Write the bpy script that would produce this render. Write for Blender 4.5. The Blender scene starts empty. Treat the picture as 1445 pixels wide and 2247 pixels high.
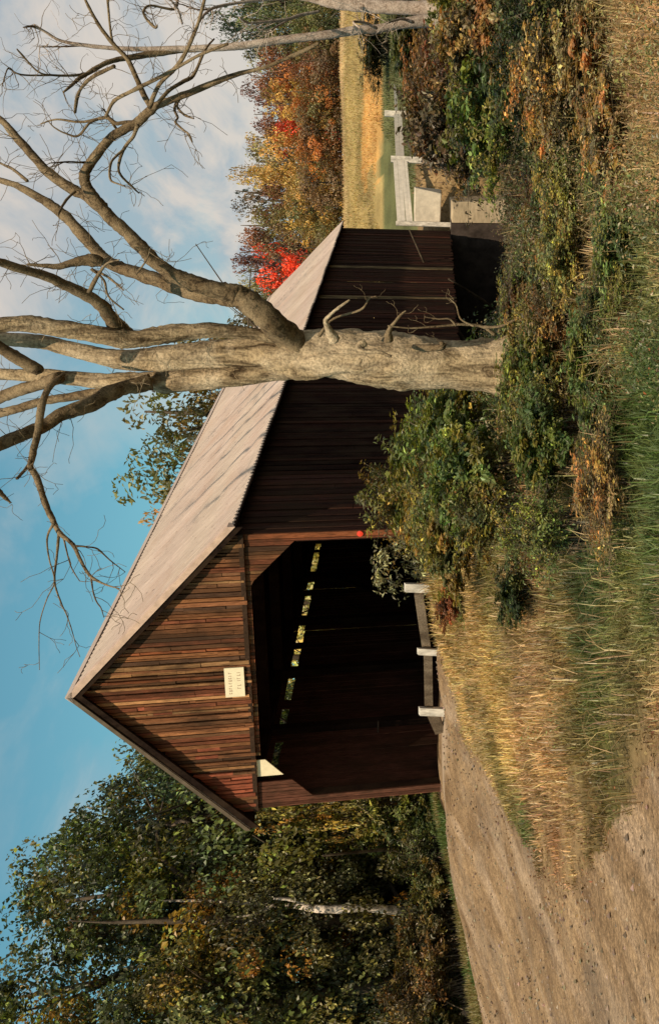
import bpy, math, random
import numpy as np
from mathutils import Vector, Matrix
R = math.radians
random.seed(7); rng = np.random.default_rng(7)
S = bpy.context.scene
COL = S.collection

# ------------------------------------------------------------------ camera (the picture is a print lying on its side: rolled 90 degrees)
F, U0, V0, PITCH = 2451.0, 1450.0, 1579.0, R(14.5)
CP, SP = math.cos(PITCH), math.sin(PITCH)
cam = bpy.data.objects.new("camera", bpy.data.cameras.new("camera")); COL.objects.link(cam)
fw = Vector((0, CP, -SP)); dn = Vector((0, -SP, -CP)); rt = Vector((1, 0, 0))
cam.matrix_world = Matrix(((dn.x, rt.x, -fw.x, 0), (dn.y, rt.y, -fw.y, 0), (dn.z, rt.z, -fw.z, 0), (0, 0, 0, 1)))
cam.data.sensor_width = 36; cam.data.lens = F / 2247 * 36
cam.data.shift_x = (722.5 - V0) / 2247; cam.data.shift_y = (1123.5 - U0) / 2247
cam.data.clip_start = 0.1; cam.data.clip_end = 3000
S.camera = cam
YAW = R(18.52)

# ------------------------------------------------------------------ sky, sun, exposure
SUN_EL = R(50); sa = YAW + R(4.0)
sunv = Vector((-math.sin(YAW) * math.cos(R(7)) + math.cos(YAW) * math.sin(R(7)),
               -math.cos(YAW) * math.cos(R(7)) - math.sin(YAW) * math.sin(R(7)), 0))
sunv = Vector((sunv.x * math.cos(SUN_EL), sunv.y * math.cos(SUN_EL), math.sin(SUN_EL)))
sun = bpy.data.objects.new("sun", bpy.data.lights.new("sun", 'SUN')); COL.objects.link(sun)
sun.data.energy = 5.0; sun.data.angle = R(0.5); sun.data.color = (1.0, 0.81, 0.58)
sun.rotation_euler = sunv.to_track_quat('Z', 'Y').to_euler()
W = bpy.data.worlds.new("World"); S.world = W; W.use_nodes = True
nt = W.node_tree; N = nt.nodes; L = nt.links; N.clear()
out = N.new('ShaderNodeOutputWorld'); bg = N.new('ShaderNodeBackground'); bg.inputs[1].default_value = 0.085
sky = N.new('ShaderNodeTexSky'); sky.sky_type = 'NISHITA'; sky.sun_disc = False
sky.sun_elevation = SUN_EL; sky.sun_rotation = math.atan2(sunv.x, sunv.y); sky.dust_density = 1.0
def mixc(N, L, fac, a, b, bt='MIX'):
    m = N.new('ShaderNodeMix'); m.data_type = 'RGBA'; m.blend_type = bt
    for s, v in ((m.inputs[0], fac), (m.inputs[6], a), (m.inputs[7], b)):
        if hasattr(v, 'links'): L.new(v, s)
        elif isinstance(v, (tuple, list)): s.default_value = (*v[:3], 1)
        else: s.default_value = v
    return m.outputs[2]
def mth(N, L, op, a, b=0.0, c=None, clamp=False):
    m = N.new('ShaderNodeMath'); m.operation = op; m.use_clamp = clamp
    for s, v in zip(m.inputs, (a, b, c)):
        if v is None: continue
        if hasattr(v, 'links'): L.new(v, s)
        else: s.default_value = v
    return m.outputs[0]
def ramp(N, L, src, stops):
    r = N.new('ShaderNodeValToRGB'); L.new(src, r.inputs[0]); e = r.color_ramp.elements
    while len(e) < len(stops): e.new(0.5)
    for k, (p, c) in enumerate(stops):
        e[k].position = p; e[k].color = (*c, 1) if isinstance(c, tuple) else (c, c, c, 1)
    return r.outputs[0]
def noise(N, L, vec, scale, detail=4, rough=0.55, dist=0.0):
    n = N.new('ShaderNodeTexNoise'); n.inputs['Scale'].default_value = scale; n.inputs['Detail'].default_value = detail
    n.inputs['Roughness'].default_value = rough; n.inputs['Distortion'].default_value = dist
    if vec is not None: L.new(vec, n.inputs['Vector'])
    return n.outputs[0]
def mapping(N, L, vec, scale=(1, 1, 1), rot=(0, 0, 0), loc=(0, 0, 0)):
    m = N.new('ShaderNodeMapping'); L.new(vec, m.inputs[0])
    m.inputs['Scale'].default_value = scale; m.inputs['Rotation'].default_value = rot; m.inputs['Location'].default_value = loc
    return m.outputs[0]
tc = N.new('ShaderNodeTexCoord'); sx = N.new('ShaderNodeSeparateXYZ'); L.new(tc.outputs['Generated'], sx.inputs[0])
den = mth(N, L, 'ADD', sx.outputs[2], 0.12)
cmb = N.new('ShaderNodeCombineXYZ')
L.new(mth(N, L, 'DIVIDE', sx.outputs[0], den), cmb.inputs[0]); L.new(mth(N, L, 'DIVIDE', sx.outputs[1], den), cmb.inputs[1])
cl_n = noise(N, L, mapping(N, L, cmb.outputs[0], (1.0, 0.75, 1), (0, 0, R(25)), (3.1, 1.3, 0)), 1.15, 7, 0.52, 0.35)
cl_w = noise(N, L, mapping(N, L, cmb.outputs[0], (1.3, 0.5, 1), (0, 0, R(-40)), (7.1, 4.3, 0)), 2.6, 6, 0.6, 0.5)
# more cloud towards the east (right hand side) of the scene
side = N.new('ShaderNodeMapRange'); side.interpolation_type = 'SMOOTHSTEP'
L.new(sx.outputs[0], side.inputs[0]); side.inputs[1].default_value = -0.27; side.inputs[2].default_value = 0.12
side.inputs[3].default_value = -0.075; side.inputs[4].default_value = 0.27
lowb = N.new('ShaderNodeMapRange'); L.new(sx.outputs[2], lowb.inputs[0])
lowb.inputs[1].default_value = 0.10; lowb.inputs[2].default_value = 0.24; lowb.inputs[3].default_value = -0.14; lowb.inputs[4].default_value = 0.0
cf = mth(N, L, 'ADD', mth(N, L, 'ADD', mth(N, L, 'MULTIPLY', cl_n, 0.75), mth(N, L, 'MULTIPLY', cl_w, 0.25)), mth(N, L, 'ADD', side.outputs[0], lowb.outputs[0]))
cfac = ramp(N, L, cf, [(0.45, 0.0), (0.72, 0.92)])
puff = ramp(N, L, cl_w, [(0.42, (5.0, 5.6, 6.1)), (0.58, (8.4, 7.5, 6.7))])
skyt = mixc(N, L, 1.0, sky.outputs[0], (0.86, 1.46, 1.24), 'MULTIPLY')
L.new(mixc(N, L, cfac, skyt, puff), bg.inputs[0]); L.new(bg.outputs[0], out.inputs[0])
S.view_settings.view_transform = 'Standard'; S.view_settings.look = 'None'; S.view_settings.gamma = 1
S.view_settings.exposure = 0.0
S.cycles.max_bounces = 6; S.cycles.transparent_max_bounces = 4; S.cycles.use_denoising = True

# ------------------------------------------------------------------ helpers
def ray(U, V):
    a, b = (U - U0) / F, (V - V0) / F
    return np.array([a, -SP * b + CP, -CP * b - SP])
def P(U, V, y):
    r = ray(U, V); return r * (y / r[1])
def pxm(p):  # photograph pixels per metre at a point
    return F / (p[1] * CP - p[2] * SP)
def tag(o, label=None, cat=None, group=None, kind=None):
    if label: o['label'] = label
    if cat: o['category'] = cat
    if group: o['group'] = group
    if kind: o['kind'] = kind
    return o
def link(o, parent=None):
    COL.objects.link(o)
    if parent is not None: o.parent = parent
    return o
def empty(name, loc=(0, 0, 0), rz=0.0):
    o = bpy.data.objects.new(name, None); o.location = loc; o.rotation_euler = (0, 0, rz); o.empty_display_size = .2
    return link(o)
def mesh(name, verts, faces, mat, attrs=None, smooth=False):
    """faces: (n,k) int array; attrs: name -> per-vertex float (n) or rgb (n,3)"""
    me = bpy.data.meshes.new(name)
    verts = np.asarray(verts, np.float32); faces = np.asarray(faces, np.int32)
    me.vertices.add(len(verts)); me.vertices.foreach_set('co', verts.ravel())
    n, k = faces.shape
    me.loops.add(n * k); me.loops.foreach_set('vertex_index', faces.ravel())
    me.polygons.add(n); me.polygons.foreach_set('loop_start', np.arange(0, n * k, k, dtype=np.int32))
    try: me.polygons.foreach_set('loop_total', np.full(n, k, np.int32))
    except Exception: pass
    me.polygons.foreach_set('use_smooth', np.full(n, smooth))
    for an, av in (attrs or {}).items():
        av = np.asarray(av, np.float32)
        if av.ndim == 1:
            a = me.attributes.new(an, 'FLOAT', 'POINT'); a.data.foreach_set('value', av)
        else:
            a = me.attributes.new(an, 'FLOAT_COLOR', 'POINT')
            a.data.foreach_set('color', np.hstack([av, np.ones((len(av), 1), np.float32)]).ravel())
    me.update(calc_edges=True)
    if mat: me.materials.append(mat)
    return me
def obj(name, me, parent=None):
    return link(bpy.data.objects.new(name, me), parent)
class MB:
    """collects quads, then links them as one mesh object"""
    def __init__(s): s.v = []; s.f = []; s.c = []
    def hexa(s, p, col=(1, 1, 1)):
        n = len(s.v); s.v += [tuple(q) for q in p]; s.c += [col] * 8
        s.f += [(n, n+3, n+2, n+1), (n+4, n+5, n+6, n+7), (n, n+1, n+5, n+4), (n+1, n+2, n+6, n+5), (n+2, n+3, n+7, n+6), (n+3, n, n+4, n+7)]
    def box(s, x0, x1, y0, y1, z0, z1, col=(1, 1, 1)):
        s.hexa([(x0, y0, z0), (x1, y0, z0), (x1, y1, z0), (x0, y1, z0), (x0, y0, z1), (x1, y0, z1), (x1, y1, z1), (x0, y1, z1)], col)
    def bar(s, p, q, w, h, col=(1, 1, 1), up=(0, 0, 1)):
        p = Vector(p); q = Vector(q); d = (q - p).normalized(); u = Vector(up)
        sd = d.cross(u).normalized() * (w / 2); u = sd.cross(d).normalized() * (h / 2)
        s.hexa([p - sd - u, q - sd - u, q + sd - u, p + sd - u, p - sd + u, q - sd + u, q + sd + u, p + sd + u], col)
    def build(s, name, mat, parent=None):
        return obj(name, mesh(name, s.v, s.f, mat, {'col': np.array(s.c)}), parent)

def mat_new(name):
    m = bpy.data.materials.new(name); m.use_nodes = True; n = m.node_tree.nodes; l = m.node_tree.links
    b = n['Principled BSDF']; b.inputs['Roughness'].default_value = 0.85
    b.inputs['Specular IOR Level'].default_value = 0.25
    return m, n, l, b
def bump(n, l, b, h, st=0.5, d=0.02):
    k = n.new('ShaderNodeBump'); k.inputs['Strength'].default_value = st; k.inputs['Distance'].default_value = d
    l.new(h, k.inputs['Height']); l.new(k.outputs[0], b.inputs['Normal'])
def attr(n, name):
    a = n.new('ShaderNodeAttribute'); a.attribute_name = name; return a
def objco(n): return n.new('ShaderNodeTexCoord').outputs['Object']

# weathered wood: the board's own colour in 'col', streaked along the boards (object z)
def wood_mat(name, grain=(22, 22, 1.6), contrast=0.75, bst=0.6):
    m, n, l, b = mat_new(name); b.inputs['Specular IOR Level'].default_value = .04; b.inputs['Roughness'].default_value = .95
    a = attr(n, 'col'); co = objco(n)
    st = noise(n, l, mapping(n, l, co, grain), 3.0, 6, 0.65, 0.4)
    bl = noise(n, l, mapping(n, l, co, (1.0, 1.0, 0.45)), 2.2, 5, 0.6)
    k = ramp(n, l, st, [(0.30, 1 - contrast), (0.52, 0.9), (0.75, 1.35)])
    c = mixc(n, l, 1.0, a.outputs[0], k, 'MULTIPLY')
    c = mixc(n, l, ramp(n, l, bl, [(0.44, 0.0), (0.62, 0.7)]), c, (0.035, 0.022, 0.014))
    l.new(c, b.inputs['Base Color']); bump(n, l, b, st, bst, 0.012)
    return m
M = {}
M['board'] = wood_mat('weathered_board', (26, 26, 1.6), 0.8, .9)
M['beam'] = wood_mat('dark_beam', (6, 6, 6), 0.6)
M['board_h'] = wood_mat('plank', (1.4, 18, 18), 0.6)

def plain(name, col, rough=0.8, var=0.35, sc=6.0, bst=0.3, spec=0.25, stretch=(1, 1, 1)):
    m, n, l, b = mat_new(name)
    co = mapping(n, l, objco(n), stretch)
    a = noise(n, l, co, sc, 7, 0.65)
    c = mixc(n, l, ramp(n, l, a, [(0.3, 0.0), (0.7, 1.0)]), tuple(x * (1 - var) for x in col), tuple(min(1, x * (1 + var)) for x in col))
    l.new(c, b.inputs['Base Color']); b.inputs['Roughness'].default_value = rough; b.inputs['Specular IOR Level'].default_value = spec
    bump(n, l, b, a, bst, 0.02)
    return m
M['white'] = plain('chipped_white_paint', (0.50, 0.46, 0.40), 0.8, 0.5, 7, 0.5, stretch=(2, 2, .6))
M['concrete'] = plain('board_marked_concrete', (0.42, 0.34, 0.23), 0.9, 0.35, 3.5, 0.5, stretch=(.5, .5, 2.2))
M['concrete_pale'] = plain('pale_concrete', (0.52, 0.46, 0.37), 0.9, 0.25, 3, 0.4)
M['stone'] = plain('grey_stone', (0.22, 0.19, 0.16), 0.9, 0.5, 2.5, 0.8)
M['shade_stone'] = plain('shade_dark_stone', (0.045, 0.035, 0.03), 0.95, 0.5, 2.5, 0.8, .05)  # darker copy of the stone; paints the shade under the far end
M['sign'] = plain('sign_board', (0.74, 0.66, 0.46), 0.7, 0.08, 8, 0.1)
M['ink'] = plain('faded_sign_paint', (0.34, 0.22, 0.15), 0.8, 0.3, 20, 0.1)
M['cream'] = plain('bright_spot_board', (0.72, 0.62, 0.42), 0.7, 0.1, 8, 0.2)

# roof metal: pinkish grey, streaked down the slope
m, n, l, b = mat_new('galvanised_roof'); co = objco(n)
s1 = noise(n, l, mapping(n, l, co, (14, 1.2, 1.2)), 1.8, 8, 0.75, .1)
s2 = noise(n, l, co, 0.9, 5, 0.6)
c = mixc(n, l, ramp(n, l, s1, [(0.3, 0.0), (0.7, 1.0)]), (0.34, 0.275, 0.24), (0.52, 0.43, 0.375))
c = mixc(n, l, ramp(n, l, s2, [(0.5, 0.0), (0.75, 0.5)]), c, (0.34, 0.22, 0.16))
c = mixc(n, l, 1.0, c, attr(n, 'col').outputs[0], 'MULTIPLY')
sp = noise(n, l, mapping(n, l, co, (9, 3, 3)), 3.0, 3, 0.5)
c = mixc(n, l, ramp(n, l, sp, [(0.66, 0.0), (0.72, 0.75)]), c, (0.12, 0.09, 0.08))
l.new(c, b.inputs['Base Color']); b.inputs['Metallic'].default_value = 0.0; b.inputs['Roughness'].default_value = 0.55
b.inputs['Specular IOR Level'].default_value = 0.12
bump(n, l, b, s1, 0.25, 0.01); M['roof'] = m

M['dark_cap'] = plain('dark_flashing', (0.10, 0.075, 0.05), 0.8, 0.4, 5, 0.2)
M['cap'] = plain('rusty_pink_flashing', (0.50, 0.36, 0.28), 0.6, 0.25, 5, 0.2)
def bark_mat(name, dark, mid, light, sc=3.0, stretch=(1, 1, .35), patch=0.5, bd=0.03):
    m, n, l, b = mat_new(name); co = objco(n)
    a = noise(n, l, mapping(n, l, co, stretch), sc * 4, 8, 0.68, 0.8)
    p = noise(n, l, co, sc * 0.7, 5, 0.6, .5)
    c = mixc(n, l, ramp(n, l, a, [(0.36, 0.0), (0.56, 1.0)]), dark, mid)
    c = mixc(n, l, ramp(n, l, p, [(0.42, 0.0), (0.62, patch)]), c, light)
    f = noise(n, l, co, sc * 14, 3, .6)
    c = mixc(n, l, 1.0, c, ramp(n, l, f, [(0.3, 0.55), (0.6, 1.15)]), 'MULTIPLY')
    l.new(c, b.inputs['Base Color']); b.inputs['Roughness'].default_value = 0.95; b.inputs['Specular IOR Level'].default_value = 0.1
    h = mth(n, l, 'ADD', a, mth(n, l, 'MULTIPLY', f, 0.3)); bump(n, l, b, h, 0.9, bd)
    return m
M['bark'] = bark_mat('dead_tree_bark', (0.06, 0.038, 0.02), (0.40, 0.30, 0.18), (0.60, 0.48, 0.33), 2.4, (1, 1, .16), 0.75, .06)
M['limb'] = bark_mat('limb_bark', (0.035, 0.024, 0.015), (0.17, 0.12, 0.068), (0.34, 0.26, 0.16), 5, (1, 1, .8), 0.5, .015)
M['pale'] = bark_mat('pale_bark', (0.20, 0.14, 0.10), (0.48, 0.38, 0.31), (0.60, 0.50, 0.42), 3.0, (1, 1, 1), 0.8, .01)
M['trunk'] = bark_mat('dark_bark', (0.03, 0.022, 0.015), (0.09, 0.07, 0.05), (0.15, 0.12, 0.09), 3.0, (1, 1, .3), 0.3)
M['twig'] = plain('thin_twigs', (0.13, 0.10, 0.07), 0.9, 0.3, 12, 0.2)

def foliage_mat(name, trans=0.35, objcol=True):
    m = bpy.data.materials.new(name); m.use_nodes = True; n = m.node_tree.nodes; l = m.node_tree.links; n.clear()
    o = n.new('ShaderNodeOutputMaterial'); d = n.new('ShaderNodeBsdfPrincipled'); t = n.new('ShaderNodeBsdfTranslucent')
    d.inputs['Roughness'].default_value = 0.42; d.inputs['Specular IOR Level'].default_value = 0.45
    c = attr(n, 'col').outputs[0]
    if objcol:
        oi = n.new('ShaderNodeObjectInfo'); c = mixc(n, l, 1.0, oi.outputs['Color'], c, 'MULTIPLY')
    l.new(c, d.inputs['Base Color']); l.new(mixc(n, l, 1.0, c, (1.2, 1.15, .6), 'MULTIPLY'), t.inputs[0])
    x = n.new('ShaderNodeMixShader'); x.inputs[0].default_value = trans
    l.new(d.outputs[0], x.inputs[1]); l.new(t.outputs[0], x.inputs[2]); l.new(x.outputs[0], o.inputs[0])
    return m
M['leaf'] = foliage_mat('leaves'); M['grass'] = foliage_mat('grass_blades', 0.3, False)

# ------------------------------------------------------------------ terrain (eye height is z = 0)
BO = np.array([-3.098, 21.722, -0.178]); AX = np.array([math.sin(YAW), math.cos(YAW)]); BX = np.array([-math.cos(YAW), math.sin(YAW)])
def ab(x, y):
    dx, dy = x - BO[0], y - BO[1]
    return dx * AX[0] + dy * AX[1], dx * BX[0] + dy * BX[1]
def bw(a, b, h=0.0):
    return (BO[0] + AX[0] * a + BX[0] * b, BO[1] + AX[1] * a + BX[1] * b, BO[2] + h)
ctl = [(-8, 2, -1.5), (0, 2, -1.5), (8, 2, -1.5), (-6, 8, -1.52), (0, 8, -1.5), (5, 8, -1.45), (11, 8, -1.4)]
for U, V, y in [(60, 1140, 15.5), (0, 1062, 21), (200, 1032, 22), (400, 1000, 23), (505, 968, 23.6), (300, 1250, 10.8), (560, 1100, 15.0), (640, 1030, 18.0),
                (800, 1090, 14.5), (900, 1010, 17.5), (1150, 1060, 16), (1430, 1170, 12.5), (1700, 1240, 12), (2000, 1150, 13), (2190, 1020, 25.5),
                (1750, 1180, 17), (1600, 1175, 16), (1600, 1150, 22), (1760, 1155, 22), (1660, 1145, 26), (1000, 990, 19.5), (1300, 1080, 18), (820, 960, 19.7), (710, 970, 20.4), (950, 952, 19.0)]:
    ctl.append(tuple(P(U, V, y)))
for a, b in [(0.3, -.3), (0, 3), (0, 6.3), (-2.5, 3), (-2.5, .4), (-2.5, 5.6)]:
    q = bw(a, b); ctl.append((q[0], q[1], q[2] - 0.05 - (0.1 if a < -1 else 0)))
ctl += [(-16, 28, -1.2), (-9.5, 30, -.9), (-22, 18, -1.6), (-30, 30, -1.6), (20, 28, -1.2), (30, 15, -1.6), (-20, 5, -1.6), (22, 5, -1.5), (14, 20, -1.3), (5, 30, -1.7)]
ctl = np.array(ctl)
def tps_fit(X, z, reg=0.02):
    d = np.linalg.norm(X[:, None] - X[None], axis=2); K = np.where(d > 0, d * d * np.log(d + 1e-9), 0) + reg * np.eye(len(X))
    Pm = np.hstack([np.ones((len(X), 1)), X]); A = np.block([[K, Pm], [Pm.T, np.zeros((3, 3))]])
    return np.linalg.solve(A, np.concatenate([z, np.zeros(3)]))
TW = tps_fit(ctl[:, :2], ctl[:, 2])
def sstep(a, b, x): t = np.clip((x - a) / (b - a), 0, 1); return t * t * (3 - 2 * t)
def vnoise(x, y, s, seed=0):
    x = x / s + seed * 17.3; y = y / s - seed * 9.1
    return (np.sin(x * 1.3 + np.sin(y * 1.7 + 1.1) * 1.3) * np.cos(y * 1.1 + np.sin(x * 0.9) * 1.7) + .5 * np.sin(x * 2.9 + y * 2.3 + np.sin(x * 1.9)) * np.cos(y * 3.1 - x * .7)) / 1.5
def terrain(x, y):
    x = np.asarray(x, float); y = np.asarray(y, float); sh = x.shape
    x1, y1 = x.ravel(), y.ravel(); z = np.empty(len(x1))
    xc, yc = np.clip(x1, -30, 28), np.clip(y1, 2, 32)
    for i in range(0, len(x1), 20000):
        X = np.stack([xc[i:i+20000], yc[i:i+20000]], 1); d = np.linalg.norm(X[:, None] - ctl[None, :, :2], axis=2)
        z[i:i+20000] = np.where(d > 0, d * d * np.log(d + 1e-9), 0) @ TW[:-3] + TW[-3] + X @ TW[-2:]
    far = np.interp(y1, [40, 47, 50, 55, 60, 75, 90, 110, 130, 200, 400, 900], [-.45, -.15, .3, .9, 1.3, 2.9, 5.1, 7.9, 9, 14, 22, 30])
    far = far + vnoise(x1, y1, 14, 2) * .5 * sstep(60, 120, y1)
    t = sstep(32, 46, y1); z = z * (1 - t) + far * t
    # river channel crossing under the bridge
    a, b = ab(x1, y1); sp = np.maximum(0, -b - 1.5); a0 = 1.0 + sp * 0.95 + np.maximum(0, b - 6.2) * 1.1; a1 = 25.5 + sp * .2 + np.where(b < 6.5, np.where(b < -.4, 5.5 * np.exp(-((b + 2.5) / 4.0) ** 2) , 4.0), 0)
    ch = sstep(0, 5.0, a - a0) * sstep(0, 4.0, a1 - a)
    z = z - ch * (z + 4.6)
    return z.reshape(sh)
def hit(U, V):
    r = ray(U, V); ys = np.concatenate([np.arange(5, 60, .1), np.arange(60, 300, .5)])
    z = terrain(r[0] / r[1] * ys, ys); k = np.argmax(z > r[2] / r[1] * ys)
    y = ys[k]; return np.array([r[0] / r[1] * y, y, z[k]])
def poly_mask(x, y, poly):
    inside = np.zeros(x.shape, bool); n = len(poly); j = n - 1
    for i in range(n):
        xi, yi = poly[i][0], poly[i][1]; xj, yj = poly[j][0], poly[j][1]
        cnd = ((yi > y) != (yj > y)) & (x < (xj - xi) * (y - yi) / (yj - yi + 1e-12) + xi); inside ^= cnd; j = i
    return inside
# gravel of the road to the portal and of the pull-off in front of the camera
edge_px = [(700, 1006), (640, 1010), (602, 1024), (583, 1054), (552, 1068), (467, 1108), (392, 1163), (330, 1182), (312, 1255), (350, 1290), (417, 1340), (502, 1392), (570, 1425), (640, 1480)]
road_poly = [tuple(bw(0.5, .25)[:2]), tuple(bw(-1.6, .1)[:2])] + [tuple(hit(*p)[:2]) for p in edge_px] + [(-2.0, 1), (-18, 1), (-26, 14)] \
    + [tuple(P(*p)[:2]) for p in [(2, 1064, 21.0), (200, 1034, 22.0), (400, 1001, 23.0), (500, 970, 23.6)]] + [tuple(bw(0.5, 5.9)[:2])]
def seg_dist(x, y, poly):
    d = np.full(x.shape, 1e9)
    for i in range(len(poly)):
        ax_, ay_ = poly[i - 1]; bx_, by_ = poly[i]; dx, dy = bx_ - ax_, by_ - ay_
        t = np.clip(((x - ax_) * dx + (y - ay_) * dy) / (dx * dx + dy * dy + 1e-9), 0, 1)
        d = np.minimum(d, np.hypot(x - ax_ - t * dx, y - ay_ - t * dy))
    return d
def road_sd(x, y):  # positive inside the gravel
    d = seg_dist(x, y, road_poly); return np.where(poly_mask(x, y, road_poly), d, -d)
# ground cover colours by place: (U, V, radius, colour)
G = dict(gold=(.55, .38, .15), tan=(.50, .335, .17), green=(.11, .165, .045), dgreen=(.06, .09, .03), rust=(.24, .095, .04), olive=(.19, .16, .055), brown=(.10, .065, .035), straw=(.50, .36, .17))
blobs = [(750, 1050, 2, 'straw'), (850, 1070, 2, 'gold'), (950, 1000, 2, 'gold'), (820, 1000, 2, 'straw'), (680, 1040, 1.5, 'straw'), (900, 1150, 1.3, 'tan'), (620, 1200, 1.5, 'tan'),
         (1050, 1000, 1.5, 'olive'), (1080, 1080, 1.3, 'olive'), (917, 1062, .7, 'rust'), (1000, 1110, 1, 'olive'), (700, 1320, .9, 'green'), (900, 1380, 1, 'green'), (1000, 1300, 1, 'dgreen'), (1200, 1420, .8, 'green'),
         (1080, 1400, 1, 'green'), (520, 1110, .8, 'olive'), (450, 1240, .9, 'tan'), (430, 1150, .5, 'green'), (360, 1230, .5, 'rust'), (420, 1310, .5, 'rust'), (560, 1340, 1, 'olive'), (1150, 1150, 1, 'tan'),
         (1250, 1250, 1, 'olive'), (1450, 1260, 1.2, 'tan'), (1500, 1350, 1, 'tan'), (1650, 1320, 1, 'straw'), (1350, 1310, 1, 'brown'), (1600, 1430, .8, 'green'), (1380, 1430, .8, 'green'),
         (1200, 1100, 2, 'green'), (1750, 1250, 1, 'dgreen'), (1800, 1350, 1, 'olive'), (2000, 1380, 1.2, 'straw'), (2150, 1420, 1, 'tan'), (1900, 1420, 1, 'tan'), (2100, 1250, 1.3, 'green'), (2200, 1150, 1.3, 'green'),
         (1950, 1150, 1.5, 'brown'), (2000, 1250, 1, 'brown'), (1880, 1050, 2, 'brown'), (720, 1180, 1, 'tan'), (600, 1280, .8, 'olive'), (500, 1310, .8, 'olive'), (820, 1230, .9, 'olive'), (760, 1420, 1, 'tan')]
BL = [(hit(u, v)[:2], r, np.array(G[c])) for u, v, r, c in blobs]
def cover_col(x, y):
    x = np.asarray(x, float); y = np.asarray(y, float)
    w = np.full(x.shape, 0.02); c = np.zeros(x.shape + (3,)) + np.array(G['brown']) * .02
    jx = x + vnoise(x, y, .9, 3) * .6; jy = y + vnoise(x, y, .9, 5) * .6
    for p, r, cc in BL:
        k = np.exp(-((jx - p[0]) ** 2 + (jy - p[1]) ** 2) / (r * r * .5)); w = w + k; c = c + k[..., None] * cc
    c = c / w[..., None]
    # far side meadow
    f = sstep(38, 45, y)[..., None]
    y = y + vnoise(x, y, 4, 61) * 1.2 + vnoise(x, y, 1.3, 62) * .7; bnd = np.select([y < 52, y < 75.5, y < 88], [0, 1, 2], 3)
    yy = y + vnoise(x, y, 6, 1) * 1.5
    fc = np.where((yy < 53)[..., None], np.array([.22, .15, .075]), np.where((yy < 76)[..., None], np.array([.12, .125, .05]), np.where(((yy < 88) & (x > 13 + vnoise(x, y, 3, 2) * 3))[..., None], np.array([.52, .30, .10]), np.array([.34, .25, .10]))))
    gtan = sstep(104, 109, y)[..., None]; fc = fc * (1 - gtan) + np.array([.5, .36, .19]) * gtan
    gw = sstep(109.5, 111, y)[..., None]; fc = fc * (1 - gw) + np.array([.06, .045, .025]) * gw
    fc = fc * (1 + .3 * vnoise(x, y, 2.5, 4)[..., None] + .25 * vnoise(x, y * .4, .9, 14)[..., None])
    return c * (1 - f) + fc * f

def axis_pts(lo, hi, segs):
    pts = [lo]
    while pts[-1] < hi:
        x = pts[-1]
        for a_, b_, st in segs:
            if a_ <= x < b_: break
        else: st = 40
        pts.append(x + st)
    return np.array(pts)
gx = axis_pts(-700, 900, [(-700, -100, 50), (-100, -40, 8), (-40, -17, 2), (-17, 14, .16), (14, 40, 1.0), (40, 100, 5)])
gy = axis_pts(-60, 1400, [(-60, 0, 10), (0, 5, 1), (5, 26, .16), (26, 60, .7), (60, 140, 2.0), (140, 300, 10)])
XX, YY = np.meshgrid(gx, gy); ZZ = terrain(XX, YY)
near = (XX > -18) & (XX < 16) & (YY < 30)
sd = road_sd(XX, YY)
gm = np.clip(0.5 + sd / .35, 0, 1) * (YY < 27)
ZZ = ZZ + np.where(near, (vnoise(XX, YY, .8, 6) * .05 + vnoise(XX, YY, .3, 8) * .02) * (1 - gm) + gm * (vnoise(XX, YY * .3, .35, 9) * .014 + vnoise(XX, YY, .5, 10) * .02), 0)
cc = cover_col(XX, YY); cc = cc * np.where(YY[..., None] < 40, .55, 1.0)
def line_d(x, y, pts):
    d = np.full(x.shape, 1e9)
    for (a0, b0), (a1, b1) in zip(pts[:-1], pts[1:]):
        dx, dy = a1 - a0, b1 - b0; t = np.clip(((x - a0) * dx + (y - b0) * dy) / (dx * dx + dy * dy), 0, 1); d = np.minimum(d, np.hypot(x - a0 - t * dx, y - b0 - t * dy))
    return d
pale_ = np.clip(1.3 - line_d(XX, YY, [tuple(P(*p)[:2]) for p in [(250, 1038, 21.8), (320, 1026, 22.0), (400, 1012, 22.3), (500, 998, 22.3), (590, 988, 22.0), (650, 978, 21.6)]]) / .55, 0, 1) * near
nx, ny = len(gx), len(gy); idx = np.arange(nx * ny).reshape(ny, nx)
fc_ = np.stack([idx[:-1, :-1].ravel(), idx[:-1, 1:].ravel(), idx[1:, 1:].ravel(), idx[1:, :-1].ravel()], 1)
m, n, l, b = mat_new('ground_soil_gravel'); co = objco(n)
ga = attr(n, 'gravel'); gc = attr(n, 'col')
g1 = noise(n, l, mapping(n, l, co, (1.0, .35, 1)), 2.2, 8, 0.68); g2 = noise(n, l, co, 14, 9, 0.8); g3 = noise(n, l, mapping(n, l, co, (2.0, .25, 1), (0, 0, R(-12))), 1.1, 5, .55)
gv = mixc(n, l, ramp(n, l, g1, [(0.32, 0.0), (0.66, 1.0)]), (0.15, 0.093, 0.05), (0.33, 0.222, 0.125))
gv = mixc(n, l, ramp(n, l, g3, [(0.5, 0.0), (0.66, 0.6)]), gv, (0.42, 0.31, 0.215))
gv = mixc(n, l, 1.0, gv, ramp(n, l, g2, [(0.32, 0.35), (0.5, 0.95), (0.66, 1.6)]), 'MULTIPLY')
gv = mixc(n, l, 1.0, gv, ramp(n, l, noise(n, l, co, 45, 4, .8), [(0.35, 0.6), (0.5, 1.0), (0.65, 1.45)]), 'MULTIPLY')
gv = mixc(n, l, ramp(n, l, noise(n, l, mapping(n, l, co, (.8, .4, 1)), .9, 6, .65), [(0.5, 0.0), (0.64, 0.4)]), gv, (0.18, 0.15, 0.12))
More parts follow.
